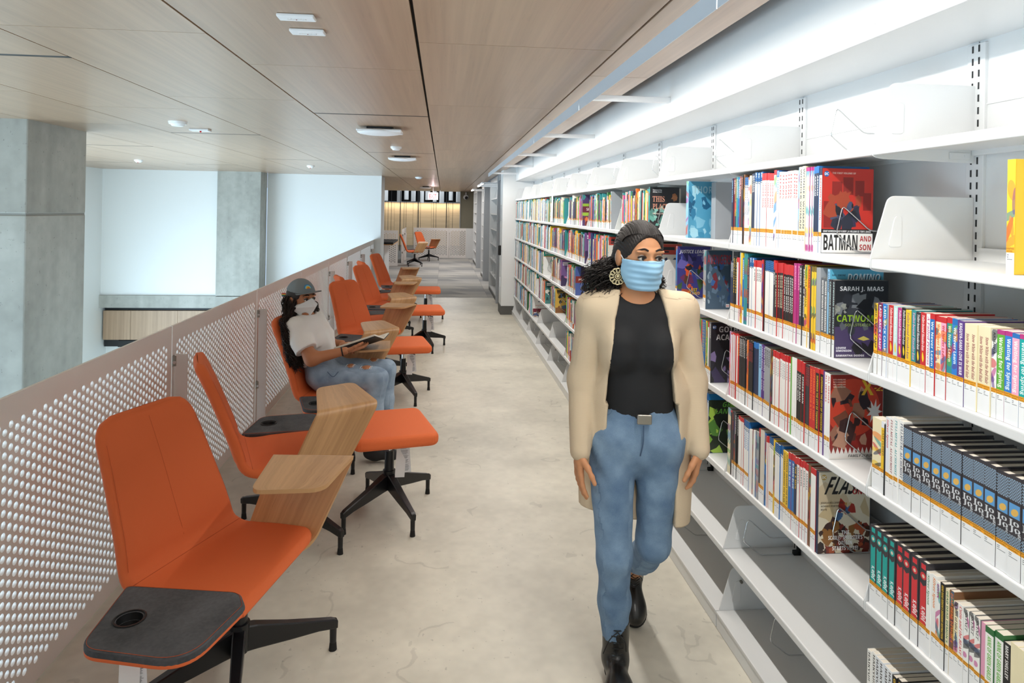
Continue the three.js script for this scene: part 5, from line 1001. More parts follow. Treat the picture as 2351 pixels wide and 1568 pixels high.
function nets(f, lo, hi, s) {                                        // surface of f = 0 inside a box
  const nx = Math.ceil((hi[0] - lo[0]) / s) + 1, ny = Math.ceil((hi[1] - lo[1]) / s) + 1, nz = Math.ceil((hi[2] - lo[2]) / s) + 1, D = new Float32Array(nx * ny * nz), id = (i, j, k) => (k * ny + j) * nx + i;
  for (let k = 0; k < nz; k++) for (let j = 0; j < ny; j++) for (let i = 0; i < nx; i++) D[id(i, j, k)] = i === 0 || j === 0 || k === 0 || i === nx - 1 || j === ny - 1 || k === nz - 1 ? Math.max(0.001, f(lo[0] + i * s, lo[1] + j * s, lo[2] + k * s)) : f(lo[0] + i * s, lo[1] + j * s, lo[2] + k * s);
  const V_ = new Int32Array(nx * ny * nz).fill(-1), P = [], I = [];
  for (let k = 0; k < nz - 1; k++) for (let j = 0; j < ny - 1; j++) for (let i = 0; i < nx - 1; i++) {
    let n = 0, x = 0, y = 0, z = 0, m = 0; const c = []; for (let q = 0; q < 8; q++) { const v = D[id(i + (q & 1), j + (q >> 1 & 1), k + (q >> 2))]; c.push(v); if (v < 0) m |= 1 << q; }
    if (m === 0 || m === 255) continue;
    for (let a = 0; a < 8; a++) for (const bit of [1, 2, 4]) { if (a & bit) continue; const b = a | bit, va = c[a], vb = c[b]; if ((va < 0) === (vb < 0)) continue; const t = va / (va - vb); x += (a & 1) + (bit === 1 ? t : 0); y += (a >> 1 & 1) + (bit === 2 ? t : 0); z += (a >> 2) + (bit === 4 ? t : 0); n++; }
    V_[id(i, j, k)] = P.length / 3; P.push(lo[0] + (i + x / n) * s, lo[1] + (j + y / n) * s, lo[2] + (k + z / n) * s);
  }
  const quad = (a, b, c, d, flip) => { if (a < 0 || b < 0 || c < 0 || d < 0) return; if (flip) I.push(a, c, b, a, d, c); else I.push(a, b, c, a, c, d); };
  for (let k = 1; k < nz - 1; k++) for (let j = 1; j < ny - 1; j++) for (let i = 1; i < nx - 1; i++) {
    const a = D[id(i, j, k)] < 0;
    if (a !== (D[id(i + 1, j, k)] < 0)) quad(V_[id(i, j - 1, k - 1)], V_[id(i, j, k - 1)], V_[id(i, j, k)], V_[id(i, j - 1, k)], !a);
    if (a !== (D[id(i, j + 1, k)] < 0)) quad(V_[id(i - 1, j, k - 1)], V_[id(i - 1, j, k)], V_[id(i, j, k)], V_[id(i, j, k - 1)], !a);
    if (a !== (D[id(i, j, k + 1)] < 0)) quad(V_[id(i - 1, j - 1, k)], V_[id(i, j - 1, k)], V_[id(i, j, k)], V_[id(i - 1, j, k)], !a);
  }
  const g = new THREE.BufferGeometry(), N = new Float32Array(P.length), e = s * 0.6; 
  for (let i = 0; i < P.length; i += 3) { const [x, y, z] = [P[i], P[i + 1], P[i + 2]]; let a = f(x + e, y, z) - f(x - e, y, z), b = f(x, y + e, z) - f(x, y - e, z), c = f(x, y, z + e) - f(x, y, z - e); const l = Math.hypot(a, b, c) || 1; N[i] = a / l; N[i + 1] = b / l; N[i + 2] = c / l; }
  g.setAttribute('position', new THREE.Float32BufferAttribute(P, 3)); g.setAttribute('normal', new THREE.BufferAttribute(N, 3)); g.setIndex(I);
  return g;
}
const bounds = (pts, m) => { const lo = [9, 9, 9], hi = [-9, -9, -9]; for (const p of pts) for (let i = 0; i < 3; i++) { lo[i] = Math.min(lo[i], p[i] - m); hi[i] = Math.max(hi[i], p[i] + m); } return [lo, hi]; };
// head in its own axes: face towards +z, origin at the middle of the head
const headField = blend([ell([0, 0.03, -0.012], [0.073, 0.086, 0.09]), ell([0, -0.03, 0.016], [0.061, 0.083, 0.07]), ell([0, -0.088, 0.04], [0.032, 0.026, 0.034]), cap([-0.04, -0.06, 0.0], [-0.012, -0.095, 0.045], 0.022, 0.018), cap([0.04, -0.06, 0.0], [0.012, -0.095, 0.045], 0.022, 0.018)], 0.03);
const face = (x, y, z) => { let d = headField(x, y, z); d = smin(d, cap([0, 0.004, 0.083], [0, -0.034, 0.1], 0.008, 0.0125)(x, y, z), 0.014); for (const s of [-1, 1]) { d = smin(d, ell([s * 0.03, 0.02, 0.078], [0.024, 0.008, 0.012])(x, y, z), 0.012); const e = ell([s * 0.031, -0.001, 0.092], [0.02, 0.012, 0.014])(x, y, z); d = -smin(-d, e, 0.012); d = smin(d, ell([s * 0.077, -0.012, -0.012], [0.01, 0.032, 0.02])(x, y, z), 0.008); d = smin(d, cap([s * 0.022, -0.066, 0.078], [0, -0.064, 0.086], 0.006)(x, y, z), 0.01); } return d; };
const neckField = (len) => cap([0, -0.07, -0.022], [0, -0.07 - len, -0.04], 0.046, 0.052);
function placeHead(parent, pos, yaw, pitch, roll, skin, iris, brow) {   // returns the group that carries things worn on the head
  const h = new THREE.Group(); h.position.set(...pos); h.rotation.set(pitch, yaw, roll, 'YXZ'); h.updateMatrix();
  const eye = new THREE.SphereGeometry(0.0118, 14, 10);
  const parts = {};
  parts.eyes = merge([-1, 1].map((s) => eye.clone().translate(s * 0.031, -0.002, 0.0752)));
  parts.iris = merge([-1, 1].map((s) => { const g = new THREE.SphereGeometry(0.0068, 10, 8); g.scale(1, 1, 0.45); return g.translate(s * 0.031 + 0.0015, -0.0025, 0.0845); }));
  parts.lids = merge([-1, 1].flatMap((s) => [tube([V(s * 0.018, -0.001, 0.083), V(s * 0.025, 0.004, 0.0868), V(s * 0.034, 0.0045, 0.0862), V(s * 0.046, -0.001, 0.077)], 0.0034, 5, 12)]));
  parts.brows = merge([-1, 1].map((s) => tube([V(s * 0.014, 0.024, 0.0905), V(s * 0.03, 0.03, 0.0895), V(s * 0.05, 0.022, 0.0755)], 0.0036, 5, 12)));
  return { h, parts };
}
const worn = (h, g) => { g = clean(g.index ? g : g); g.applyMatrix4(h.matrix); return g; };
// hand along +y from the wrist at the origin, palm facing +z, thumb to +x * side
function handBones(side, curl, spread = 0.12) {
  const B = [[[0, 0, 0], [0, 0.035, 0], 0.021, 0.026, 1.5], [[-0.018, 0.04, 0], [-0.02, 0.08, 0.002], 0.016, 0.013, 1.2], [[0.014, 0.04, 0], [0.018, 0.082, 0.002], 0.017, 0.013, 1.2]], L = [0.07, 0.078, 0.072, 0.058];
  for (let f = 0; f < 4; f++) {
    const x = side * (0.026 - f * 0.0175); let p = [x, 0.082 - Math.abs(f - 1.2) * 0.004, 0.002], a = curl * (0.5 + f * 0.06), sp = side * (1.4 - f) * spread * 0.5;
    const seg = [0.45, 0.3, 0.25]; for (let k = 0; k < 3; k++) { const l = L[f] * seg[k], q = [p[0] + Math.sin(sp) * l, p[1] + Math.cos(a) * l, p[2] + Math.sin(a) * l]; B.push([p, q, 0.0085 - k * 0.0009, 0.0079 - k * 0.0009, 1]); p = q; a += curl * 0.75; }
  }
  let p = [side * 0.02, 0.02, 0.004]; for (const [l, ang, r] of [[0.038, 0.75, 0.0125], [0.028, 0.5, 0.0095], [0.022, 0.3, 0.0085]]) { const q = [p[0] + side * Math.sin(ang) * l, p[1] + Math.cos(ang) * l, p[2] + 0.3 * l + curl * 0.3 * l]; B.push([p, q, r, r * 0.88, 1]); p = q; }
  return B;
}
function handGeo(side, curl, pos, rot, spread) {
  const fs = handBones(side, curl, spread).map((b) => cap(...b)), g = nets(blend(fs, 0.007), [-0.085, -0.03, -0.06], [0.085, 0.175, 0.11], 0.0034);
  const m = new THREE.Matrix4().makeRotationFromEuler(new THREE.Euler(...rot, 'YXZ')); m.setPosition(...pos); g.applyMatrix4(m); return g;
}
const aim = (from, to, palm) => {                                    // euler that turns +y onto from->to with +z near palm
  const y = V(...to).sub(V(...from)).normalize(), z = V(...palm).addScaledVector(y, -V(...palm).dot(y)).normalize(), x = y.clone().cross(z); const e = new THREE.Euler().setFromRotationMatrix(new THREE.Matrix4().makeBasis(x, y, z), 'YXZ'); return [e.x, e.y, e.z];
};
const fabric = (o) => std({ roughness: 0.9, ...o });
const wrinkle = (x, y, z, a = 0.003, f = 38) => a * Math.sin(f * (y + 0.5 * x) + 5 * Math.sin(9 * x + 7 * z)) * Math.sin(21 * z + 13 * x + 2);
// ---- the woman walking towards us
{
  const t = thing('person', 'person in black top, beige cardigan and jeans walking towards us in a blue face mask', 'person', [0.69, 0, -2.38], -8 * Math.PI / 180);
  const skin = phys({ color: 0xc98d63, roughness: 0.55, sheen: 0.2 }), hair = phys({ color: 0x1a120e, roughness: 0.6 });
  const J = { neck: [0, 1.36, -0.02], chest: [0, 1.24, -0.015], waist: [0.012, 1.02, 0.0], pelvis: [0.012, 0.88, -0.005], shR: [-0.148, 1.315, -0.015], shL: [0.166, 1.315, -0.035], elR: [-0.186, 1.06, -0.02], elL: [0.216, 1.055, -0.05], wrR: [-0.197, 0.83, 0.07], wrL: [0.226, 0.835, 0.02], hipR: [-0.082, 0.86, 0.0], hipL: [0.098, 0.86, -0.01], knR: [-0.066, 0.46, 0.045], knL: [0.084, 0.46, -0.05], anR: [-0.05, 0.085, -0.005], anL: [0.06, 0.17, -0.4] };
  const legR = [cap(J.hipR, J.knR, 0.08, 0.052), cap(J.knR, [-0.058, 0.27, -0.005], 0.05, 0.047), cap([-0.058, 0.27, -0.005], J.anR, 0.046, 0.034)], legL = [cap(J.hipL, J.knL, 0.08, 0.052), cap(J.knL, [0.078, 0.34, -0.2], 0.05, 0.047), cap([0.078, 0.34, -0.2], J.anL, 0.046, 0.034)];
  const pelvis = [cap([-0.058, 0.87, -0.005], [0.082, 0.87, -0.01], 0.092, 0.092, 1.1), cap(J.waist, J.pelvis, 0.112, 0.135, 1.35)];
  const torso = [cap(J.chest, J.waist, 0.132, 0.108, 1.35), cap([-0.085, 1.29, -0.02], [0.1, 1.29, -0.03], 0.07, 0.07, 1.1), cap([-0.055, 1.2, 0.05], [-0.055, 1.17, 0.052], 0.06), cap([0.07, 1.2, 0.045], [0.07, 1.17, 0.047], 0.06)];
  const armR = [cap(J.shR, J.elR, 0.048, 0.038), cap(J.elR, J.wrR, 0.037, 0.025)], armL = [cap(J.shL, J.elL, 0.048, 0.038), cap(J.elL, J.wrL, 0.037, 0.025)];
  const skinBody = blend([...legR, ...legL, ...pelvis, ...torso, ...armR, ...armL, cap(J.neck, [0.006, 1.44, 0.0], 0.05, 0.046), cap(J.chest, J.neck, 0.09, 0.056, 1.2)], 0.035);
  const { h, parts } = placeHead(t, [0.012, 1.513, 0.0], 0.3, 0.06, -0.02, skin);
  const gHead = worn(h, nets(blend([face, neckField(0.06)], 0.03), [-0.1, -0.2, -0.12], [0.1, 0.13, 0.13], 0.0036));
  const gBody = nets(skinBody, [-0.32, 0.02, -0.52], [0.34, 1.48, 0.2], 0.012);
  const hR = handGeo(1, 0.28, J.wrR, aim(J.wrR, [-0.2, 0.6, 0.1], [0.9, 0, -0.2])), hL = handGeo(-1, 0.35, J.wrL, aim(J.wrL, [0.215, 0.6, -0.02], [-0.9, 0, -0.2]));
  obj('body', merge([gBody, gHead, hR, hL]), skin, t);
  obj('eye', worn(h, parts.eyes), std({ color: 0xcfc2b6, roughness: 0.3 }), t); obj('iris', worn(h, parts.iris), std({ color: 0x20140e, roughness: 0.2 }), t); obj('eyelid', worn(h, parts.lids), std({ color: 0x241812, roughness: 0.6 }), t); obj('eyebrow', worn(h, parts.brows), std({ color: 0x241813, roughness: 0.8 }), t);
  // clothes
  const legAll = blend([...legR, ...legL, ...pelvis], 0.03);
  const jeans = (x, y, z) => { const cuff = z < -0.17 ? 0.215 - (z + 0.4) * 0.0 : 0.15; let d = legAll(x, y, z) - 0.008 + wrinkle(x, y, z, 0.0018, 60); d = Math.max(d, y - 0.985, (z < -0.2 ? 0.24 : 0.145) - y - 0.0); return d; };
  const gj = uvMetric(nets(jeans, [-0.24, 0.1, -0.52], [0.26, 1.02, 0.2], 0.0095), 2.6);
  const jn = obj('jeans', gj, fabric({ map: denimTex }), t);
  obj('belt_buckle', rbox(0.05, 0.034, 0.012, 0.004, 0.018, 0.962, 0.122), M.steel, jn); obj('waistband_seam', tube([V(0.016, 0.94, 0.121), V(0.016, 0.88, 0.116), V(0.01, 0.83, 0.1)], 0.0022, 4, 10), std({ color: 0x4d6480 }), jn);
  const topF = blend([...torso, cap(J.waist, [0.012, 0.95, 0], 0.112, 0.12, 1.35), cap(J.chest, J.neck, 0.09, 0.056, 1.2), cap(J.shR, J.chest, 0.03, 0.08), cap(J.shL, J.chest, 0.03, 0.08)], 0.03);
  obj('top', uvMetric(nets((x, y, z) => Math.max(topF(x, y, z) - 0.007, 0.952 - y + 0.02 * Math.abs(x), y - 1.39, -(ell([0.006, 1.425, 0.05], [0.092, 0.082, 0.115])(x, y, z))), [-0.26, 0.92, -0.16], [0.28, 1.42, 0.16], 0.0065), 4), fabric({ color: 0x17181b, roughness: 0.8 }), t);
  const back = blend([...torso, cap([-0.09, 1.3, -0.02], [0.105, 1.3, -0.035], 0.066, 0.066, 1.1), cap([-0.06, 1.0, -0.03], [-0.075, 0.6, -0.045], 0.115, 0.1, 1.25), cap([0.085, 1.0, -0.035], [0.1, 0.56, -0.06], 0.115, 0.105, 1.25), cap(J.waist, J.pelvis, 0.125, 0.15, 1.3), cap(J.chest, J.neck, 0.09, 0.06, 1.2)], 0.05);
  const sleeves = blend([...armR, ...armL, cap(J.shR, J.chest, 0.05, 0.08), cap(J.shL, J.chest, 0.05, 0.08)], 0.03);
  const cardi = (x, y, z) => { let d = smin(back(x, y, z) - 0.01, sleeves(x, y, z) - 0.011, 0.02); d += 0.005 * Math.sin(46 * x + 3 * Math.sin(4 * y)) * sstep(1.05, 0.7, y); const w = y > 1.3 ? mixn(0.088, 0.066, clamp((y - 1.3) / 0.1, 0, 1)) : mixn(0.124, 0.09, clamp((y - 0.95) / 0.35, 0, 1)); const c = 0.012 + (y < 1 ? 0.01 : 0); const open = Math.max(Math.abs(x - c) - w, -0.035 - z); d = -smin(-d, open, 0.012); const nk = Math.max(y - 1.39, -(ell([0.006, 1.43, 0.0], [0.07, 0.07, 0.07])(x, y, z))); d = Math.max(d, nk, (x > 0 ? 0.55 : 0.6) - y); return d; };
  obj('cardigan', uvMetric(nets(cardi, [-0.33, 0.5, -0.24], [0.36, 1.44, 0.16], 0.0075), 9), fabric({ color: 0xd3bfa2, bumpMap: knitBump, bumpScale: 0.0006 }), t);
  const boot = (ax, ay, az, pitch, name) => {
    const fs = blend([cap([0, 0.2, -0.012], [0, 0.075, -0.012], 0.049, 0.046), cap([0, 0.06, -0.04], [0, 0.045, 0.1], 0.042, 0.036), cap([0, 0.045, 0.1], [0, 0.04, 0.15], 0.04, 0.034), cap([-0.012, 0.04, 0.13], [0.012, 0.04, 0.13], 0.034)], 0.03);
    const g = nets((x, y, z) => Math.max(fs(x, y, z), y - 0.205, 0.02 - y), [-0.08, 0, -0.12], [0.08, 0.23, 0.22], 0.006), sole = nets((x, y, z) => Math.max(fs(x, y + 0.0, z) - 0.006, y - 0.03, -y, -(ell([0, 0.0, 0.02], [0.02, 0.012, 0.014])(x, y, z))), [-0.08, -0.01, -0.12], [0.08, 0.06, 0.22], 0.006);
    const laces = []; for (let i = 0; i < 6; i++) { const y = 0.1 + i * 0.018, z = 0.062 - i * 0.0045; laces.push(tube([V(-0.02, y, z - 0.01), V(0, y + 0.006, z + 0.004), V(0.02, y, z - 0.01)], 0.0022, 4, 8)); } laces.push(tube([V(0, 0.19, 0.04), V(-0.03, 0.17, 0.055), V(-0.05, 0.12, 0.05)], 0.002, 4, 10), tube([V(0, 0.19, 0.04), V(0.025, 0.165, 0.055), V(0.03, 0.13, 0.05)], 0.002, 4, 10));
    const m = new THREE.Matrix4().makeRotationX(pitch); m.setPosition(ax, ay, az); for (const q of [g, sole, ...laces]) q.applyMatrix4(m);
    const b = obj('boot', g, phys({ color: 0x141312, roughness: 0.38, clearcoat: 0.3 }), t); obj('sole', sole, M.rubber, b); obj('bootlace', merge(laces), M.black, b);
  };
  boot(-0.05, 0.0, 0.005, 0); boot(0.06, 0.115, -0.44, 0.72);
  // hair: combed back, curls to one side of the neck
  const scalp = blend([ell([0, 0.03, -0.014], [0.081, 0.094, 0.1]), ell([0, -0.03, -0.055], [0.075, 0.075, 0.06])], 0.04);
  const hairF = (x, y, z) => { let d = scalp(x, y, z) + 0.0016 * Math.sin(150 * Math.atan2(x, 0.12 + y) + 9 * z); const faceCut = ell([0, -0.04, 0.085], [0.069, 0.108, 0.075])(x, y, z); return Math.max(-smin(-d, faceCut, 0.012), z > 0.0 && y < -0.03 ? 0.01 : -1); };
  const gs = [worn(h, nets(hairF, [-0.1, -0.13, -0.13], [0.1, 0.15, 0.12], 0.0045))];
  let hs = 7; const hr = () => { hs = (hs * 16807) % 2147483647; return hs / 2147483647; };
  for (let i = 0; i < 420; i++) {                                    // strands combed from the hairline over the scalp
    const a = mixn(-1.5, 1.5, hr()), p = [], el = mixn(0.25, 0.75, hr());
    for (let k = 0; k <= 7; k++) { const u = k / 7, b = mixn(1.08 - 0.5 * Math.abs(a) * 0.55, -1.1, u), x = Math.sin(a * (1 - 0.25 * u)) * 0.081 * Math.cos(b * 0.25), zz = Math.sin(b), yy = Math.cos(b) * Math.cos(a * 0.9); p.push(V(x, 0.03 + 0.0935 * yy, -0.014 + 0.099 * zz * Math.sqrt(Math.max(0.05, 1 - (x / 0.09) ** 2)))); }
    gs.push(worn(h, tube(p, 0.0012, 3, 12)));
  }
  for (let i = 0; i < 800; i++) {                                    // curls gathered beside the neck
    const left = i % 6 !== 0, x0 = left ? mixn(-0.075, -0.01, hr()) : mixn(0.02, 0.06, hr()), p = [], y0 = left ? 1.505 - hr() * 0.06 : 1.46, y1 = left ? 1.36 + hr() * 0.1 : 1.385 + hr() * 0.04, xe = left ? mixn(-0.185, -0.05, hr()) : mixn(0.06, 0.105, hr()), z0 = -0.09 + hr() * 0.04, ze = left ? mixn(-0.09, 0.03, hr()) : -0.03, ph = hr() * 6, cr = 0.007 + hr() * 0.008, tw = 16 + hr() * 10;
    for (let k = 0; k <= 16; k++) { const u = k / 16, c = ph + u * tw; p.push(V(mixn(x0, xe, Math.sqrt(u)) + cr * Math.cos(c) * u, mixn(y0, y1, u * u * 0.6 + 0.4 * u) + cr * 0.6 * Math.sin(c), mixn(z0, ze, u) + cr * Math.sin(c) * u)); }
    gs.push(tube(p, 0.0013, 3, 26));
  }
  obj('hair', merge(gs), hair, t);
  // mask with pleats, ear loops, earring
  const maskF = (x, y, z) => { let d = headField(x, y, z) - 0.012 - 0.012 * sstep(0.05, 0.0, Math.abs(x)) * sstep(-0.1, -0.03, y); d = smin(d, cap([0, -0.0, 0.088], [0, -0.04, 0.1], 0.01, 0.018)(x, y, z) - 0.004, 0.03); d += 0.0016 * Math.sin(300 * y) * sstep(0.075, 0.05, Math.abs(x)); return Math.max(d, -(headField(x, y, z) - 0.004), y + 0.012 - 0.2 * Math.max(0, 0.03 - Math.abs(x)) * 0.6, -0.118 - y, 0.012 - z + 0.2 * Math.abs(y + 0.06)); };
  const mk = obj('face_mask', worn(h, nets(maskF, [-0.1, -0.135, 0.0], [0.1, 0.02, 0.14], 0.003)), fabric({ color: 0x9dc9e6, roughness: 0.85 }), t);
  obj('ear_loop', worn(h, merge([-1, 1].map((s) => tube([V(s * 0.068, -0.028, 0.03), V(s * 0.078, 0.002, 0.002), V(s * 0.082, 0.006, -0.022), V(s * 0.079, -0.03, -0.03), V(s * 0.064, -0.085, 0.022)], 0.0018, 4, 16)))), M.paper, mk);
  const er = [], R = 0.028; for (let i = 0; i < 12; i++) { const a = i / 12 * Math.PI * 2; er.push(new THREE.TorusGeometry(0.0078, 0.0017, 5, 12).translate(Math.cos(a) * (R - 0.006), Math.sin(a) * (R - 0.006), 0)); } er.push(new THREE.TorusGeometry(R, 0.0019, 6, 28), new THREE.TorusGeometry(0.009, 0.002, 6, 16), new THREE.SphereGeometry(0.006, 10, 8)); 
  const eg = merge(er); eg.rotateY(-0.25); obj('earring', worn(h, eg.translate(-0.085, -0.078, 0.008)), std({ color: 0xcdbf98, roughness: 0.35, metalness: 0.4 }), t);
}
// ---- the reader in the third chair
{
  const t = thing('person', 'person in grey cap, white mask and white t-shirt reading in an orange chair', 'person', [-0.634, 0, -4.675], 81.6 * Math.PI / 180);
  const skin = phys({ color: 0xb87a55, roughness: 0.55, sheen: 0.2 }), hair = phys({ color: 0x271a14, roughness: 0.42 });
  const J = { neck: [-0.03, 0.945, -0.29], chest: [-0.02, 0.82, -0.235], waist: [-0.01, 0.645, -0.175], pelvis: [0, 0.56, -0.14], shR: [-0.175, 0.875, -0.28], shL: [0.12, 0.885, -0.27], elR: [-0.245, 0.695, -0.15], elL: [0.17, 0.705, -0.16], wrR: [-0.19, 0.742, 0.05], wrL: [0.07, 0.735, -0.05], hipR: [-0.085, 0.545, -0.12], hipL: [0.085, 0.545, -0.12], knR: [-0.085, 0.545, 0.235], knL: [0.135, 0.55, 0.24], anR: [-0.1, 0.09, 0.235], anL: [0.14, 0.09, 0.27] };
  const legR = [cap(J.hipR, J.knR, 0.08, 0.058), cap(J.knR, [-0.09, 0.34, 0.215], 0.056, 0.05), cap([-0.09, 0.34, 0.215], J.anR, 0.048, 0.036)], legL = [cap(J.hipL, J.knL, 0.08, 0.058), cap(J.knL, [0.137, 0.34, 0.235], 0.056, 0.05), cap([0.137, 0.34, 0.235], J.anL, 0.048, 0.036)];
  const pelvis = [cap([-0.07, 0.56, -0.135], [0.07, 0.56, -0.135], 0.098), cap(J.waist, J.pelvis, 0.112, 0.125, 1.2)];
  const torso = [cap(J.chest, J.waist, 0.125, 0.108, 1.25), cap([-0.105, 0.86, -0.272], [0.065, 0.865, -0.268], 0.066), cap([-0.075, 0.79, -0.165], [-0.075, 0.77, -0.16], 0.055), cap([0.04, 0.79, -0.162], [0.04, 0.77, -0.157], 0.055)];
  const armR = [cap(J.shR, J.elR, 0.05, 0.042), cap(J.elR, J.wrR, 0.041, 0.026)], armL = [cap(J.shL, J.elL, 0.05, 0.042), cap(J.elL, J.wrL, 0.041, 0.026)];
  const skinBody = blend([...legR, ...legL, ...pelvis, ...torso, ...armR, ...armL, cap(J.chest, J.neck, 0.085, 0.055), cap(J.neck, [-0.04, 1.0, -0.3], 0.05, 0.046)], 0.035);
  const { h, parts } = placeHead(t, [-0.05, 1.055, -0.29], -0.55, -0.03, 0.03, skin);
  const gHead = worn(h, nets(blend([face, neckField(0.06)], 0.03), [-0.1, -0.2, -0.12], [0.1, 0.13, 0.13], 0.0036));
  const hR = handGeo(1, 0.3, J.wrR, aim(J.wrR, [-0.075, 0.752, 0.19], [0.1, 1, -0.1]), 0.2), hL = handGeo(-1, 0.55, J.wrL, aim(J.wrL, [-0.02, 0.735, 0.06], [-0.2, -1, 0.1]));
  obj('body', merge([nets(skinBody, [-0.34, 0.05, -0.42], [0.3, 1.05, 0.36], 0.011), gHead, hR, hL]), skin, t);
  obj('eye', worn(h, parts.eyes), std({ color: 0xcfc2b6, roughness: 0.3 }), t); obj('iris', worn(h, parts.iris), std({ color: 0x1d120c, roughness: 0.2 }), t); obj('eyelid', worn(h, parts.lids), std({ color: 0x1f1510, roughness: 0.6 }), t); obj('eyebrow', worn(h, parts.brows), std({ color: 0x251a14, roughness: 0.8 }), t);
  const legAll = blend([...legR, ...legL, ...pelvis], 0.03);
  const jf = (x, y, z) => { const d = legAll(x, y, z) - 0.011 + wrinkle(x, z, y, 0.003, 46); return Math.max(d, y - 0.655 - (z + 0.16) * 0.2, 0.12 - y); };
  const jn = obj('jeans', uvMetric(nets(jf, [-0.24, 0.08, -0.32], [0.26, 0.7, 0.36], 0.009), 2.6), fabric({ map: paleDenimTex }), t);
  const rip = (x, z, w, l, yy) => { const p = []; for (let i = 0; i < 7; i++) p.push(tube([V(x - w / 2, yy - 0.006, z - l / 2 + i * l / 6), V(x, yy + 0.004, z - l / 2 + i * l / 6 + 0.004 * (i % 2)), V(x + w / 2, yy - 0.008, z - l / 2 + i * l / 6)], 0.0018, 4, 6)); const g = new THREE.SphereGeometry(1, 14, 10); g.scale(w / 2, 0.014, l / 2); g.translate(x, yy - 0.006, z); obj('rip', g, skin, jn); obj('frayed_thread', merge(p), M.paper, jn); };
  rip(-0.09, 0.06, 0.07, 0.05, 0.628); rip(-0.088, 0.165, 0.075, 0.07, 0.619); rip(0.125, 0.16, 0.07, 0.06, 0.622);
  obj('pocket_seam', tube([V(-0.175, 0.6, -0.07), V(-0.18, 0.57, -0.03), V(-0.165, 0.6, 0.0)], 0.002, 4, 12), std({ color: 0x52667f }), jn);
  const shirtF = blend([...torso, cap(J.chest, J.neck, 0.085, 0.058), cap(J.waist, [0, 0.6, -0.155], 0.115, 0.12, 1.2), cap(J.shR, [-0.228, 0.745, -0.19], 0.056, 0.06), cap(J.shL, [0.158, 0.755, -0.19], 0.056, 0.06), cap(J.shR, J.chest, 0.055, 0.1), cap(J.shL, J.chest, 0.055, 0.1)], 0.035);
  const armDir = V(...J.elR).sub(V(...J.shR)).normalize(), armDirL = V(...J.elL).sub(V(...J.shL)).normalize();
  obj('t_shirt', uvMetric(nets((x, y, z) => { const d = shirtF(x, y, z) - 0.014 + wrinkle(x, y, z, 0.008, 34) * sstep(0.95, 0.85, y); const cutR = (x + 0.175) * armDir.x + (y - 0.875) * armDir.y + (z + 0.28) * armDir.z - 0.165, cutL = (x - 0.12) * armDirL.x + (y - 0.885) * armDirL.y + (z + 0.27) * armDirL.z - 0.165; return Math.max(d, x < -0.13 && y > 0.5 ? cutR : -1, x > 0.1 ? cutL : -1, 0.628 - y + (z + 0.16) * 0.25, -(ell([-0.035, 0.985, -0.27], [0.075, 0.06, 0.085])(x, y, z))); }, [-0.33, 0.58, -0.42], [0.28, 1.0, -0.02], 0.0085), 4), fabric({ color: 0xf6f5f4 }), t);
  for (const [a, x] of [['R', -0.1], ['L', 0.14]]) { const fz = a === 'R' ? 0.235 : 0.27, fs = blend([cap([x, 0.06, fz - 0.04], [x, 0.05, fz + 0.12], 0.04, 0.034), cap([x, 0.1, fz], [x, 0.05, fz], 0.042, 0.04)], 0.03); const s = obj('shoe', nets((px, y, z) => Math.max(fs(px, y, z), 0.004 - y), [x - 0.07, -0.01, fz - 0.12], [x + 0.07, 0.16, fz + 0.2], 0.007), fabric({ color: 0x2b2b2d }), t); }
  // long wavy hair
  const scalp = blend([ell([0, 0.03, -0.014], [0.08, 0.09, 0.098]), ell([0, -0.04, -0.05], [0.078, 0.09, 0.055])], 0.04);
  const gs = [worn(h, nets((x, y, z) => Math.max(scalp(x, y, z), -(ell([0, -0.03, 0.08], [0.072, 0.11, 0.07])(x, y, z)), y - 0.055), [-0.1, -0.15, -0.13], [0.1, 0.1, 0.1], 0.005))];
  let hs = 17; const hr = () => { hs = (hs * 16807) % 2147483647; return hs / 2147483647; };
  for (let i = 0; i < 760; i++) {
    const nearSide = i % 5 !== 0, x0 = nearSide ? mixn(-0.13, -0.03, hr()) : mixn(-0.01, 0.035, hr()), z0 = mixn(-0.39, -0.285, hr()), y0 = 1.08 - hr() * 0.06, len = nearSide ? mixn(0.3, 0.43, hr()) : mixn(0.2, 0.3, hr()), xe = nearSide ? mixn(-0.25, -0.12, hr()) : mixn(0.0, 0.1, hr()), ph = hr() * 6, am = 0.007 + hr() * 0.008, p = [];
    for (let k = 0; k <= 10; k++) { const u = k / 10, y = y0 - len * u + 0.004 * Math.sin(ph * 3 + u * 9), s = sstep(0, 0.45, u), line = -0.345 + (0.93 - y) * 0.2, z = mixn(z0, nearSide ? line + mixn(-0.03, 0.05, hr()) * u : -0.2 - 0.05 * u, s); p.push(V(mixn(x0, xe, s) + am * Math.sin(ph * 0.4 + u * 19), y, z + am * Math.cos(ph * 0.4 + u * 19))); }
    gs.push(tube(p, 0.0019, 3, 26));
  }
  obj('hair', merge(gs), hair, t);
  // cap with curved brim, emblem and striped strap
  const capMat = fabric({ color: 0x7d868b, map: null, bumpMap: fabricBump, bumpScale: 0.0006 });
  const crown = nets((x, y, z) => { const a = ell([0, 0.028, -0.012], [0.09, 0.105, 0.105])(x, y, z); return Math.max(a + 0.0012 * Math.abs(Math.sin(3 * Math.atan2(x, z + 0.012))), 0.05 - 0.16 * z - y); }, [-0.11, 0.0, -0.14], [0.11, 0.15, 0.12], 0.004);
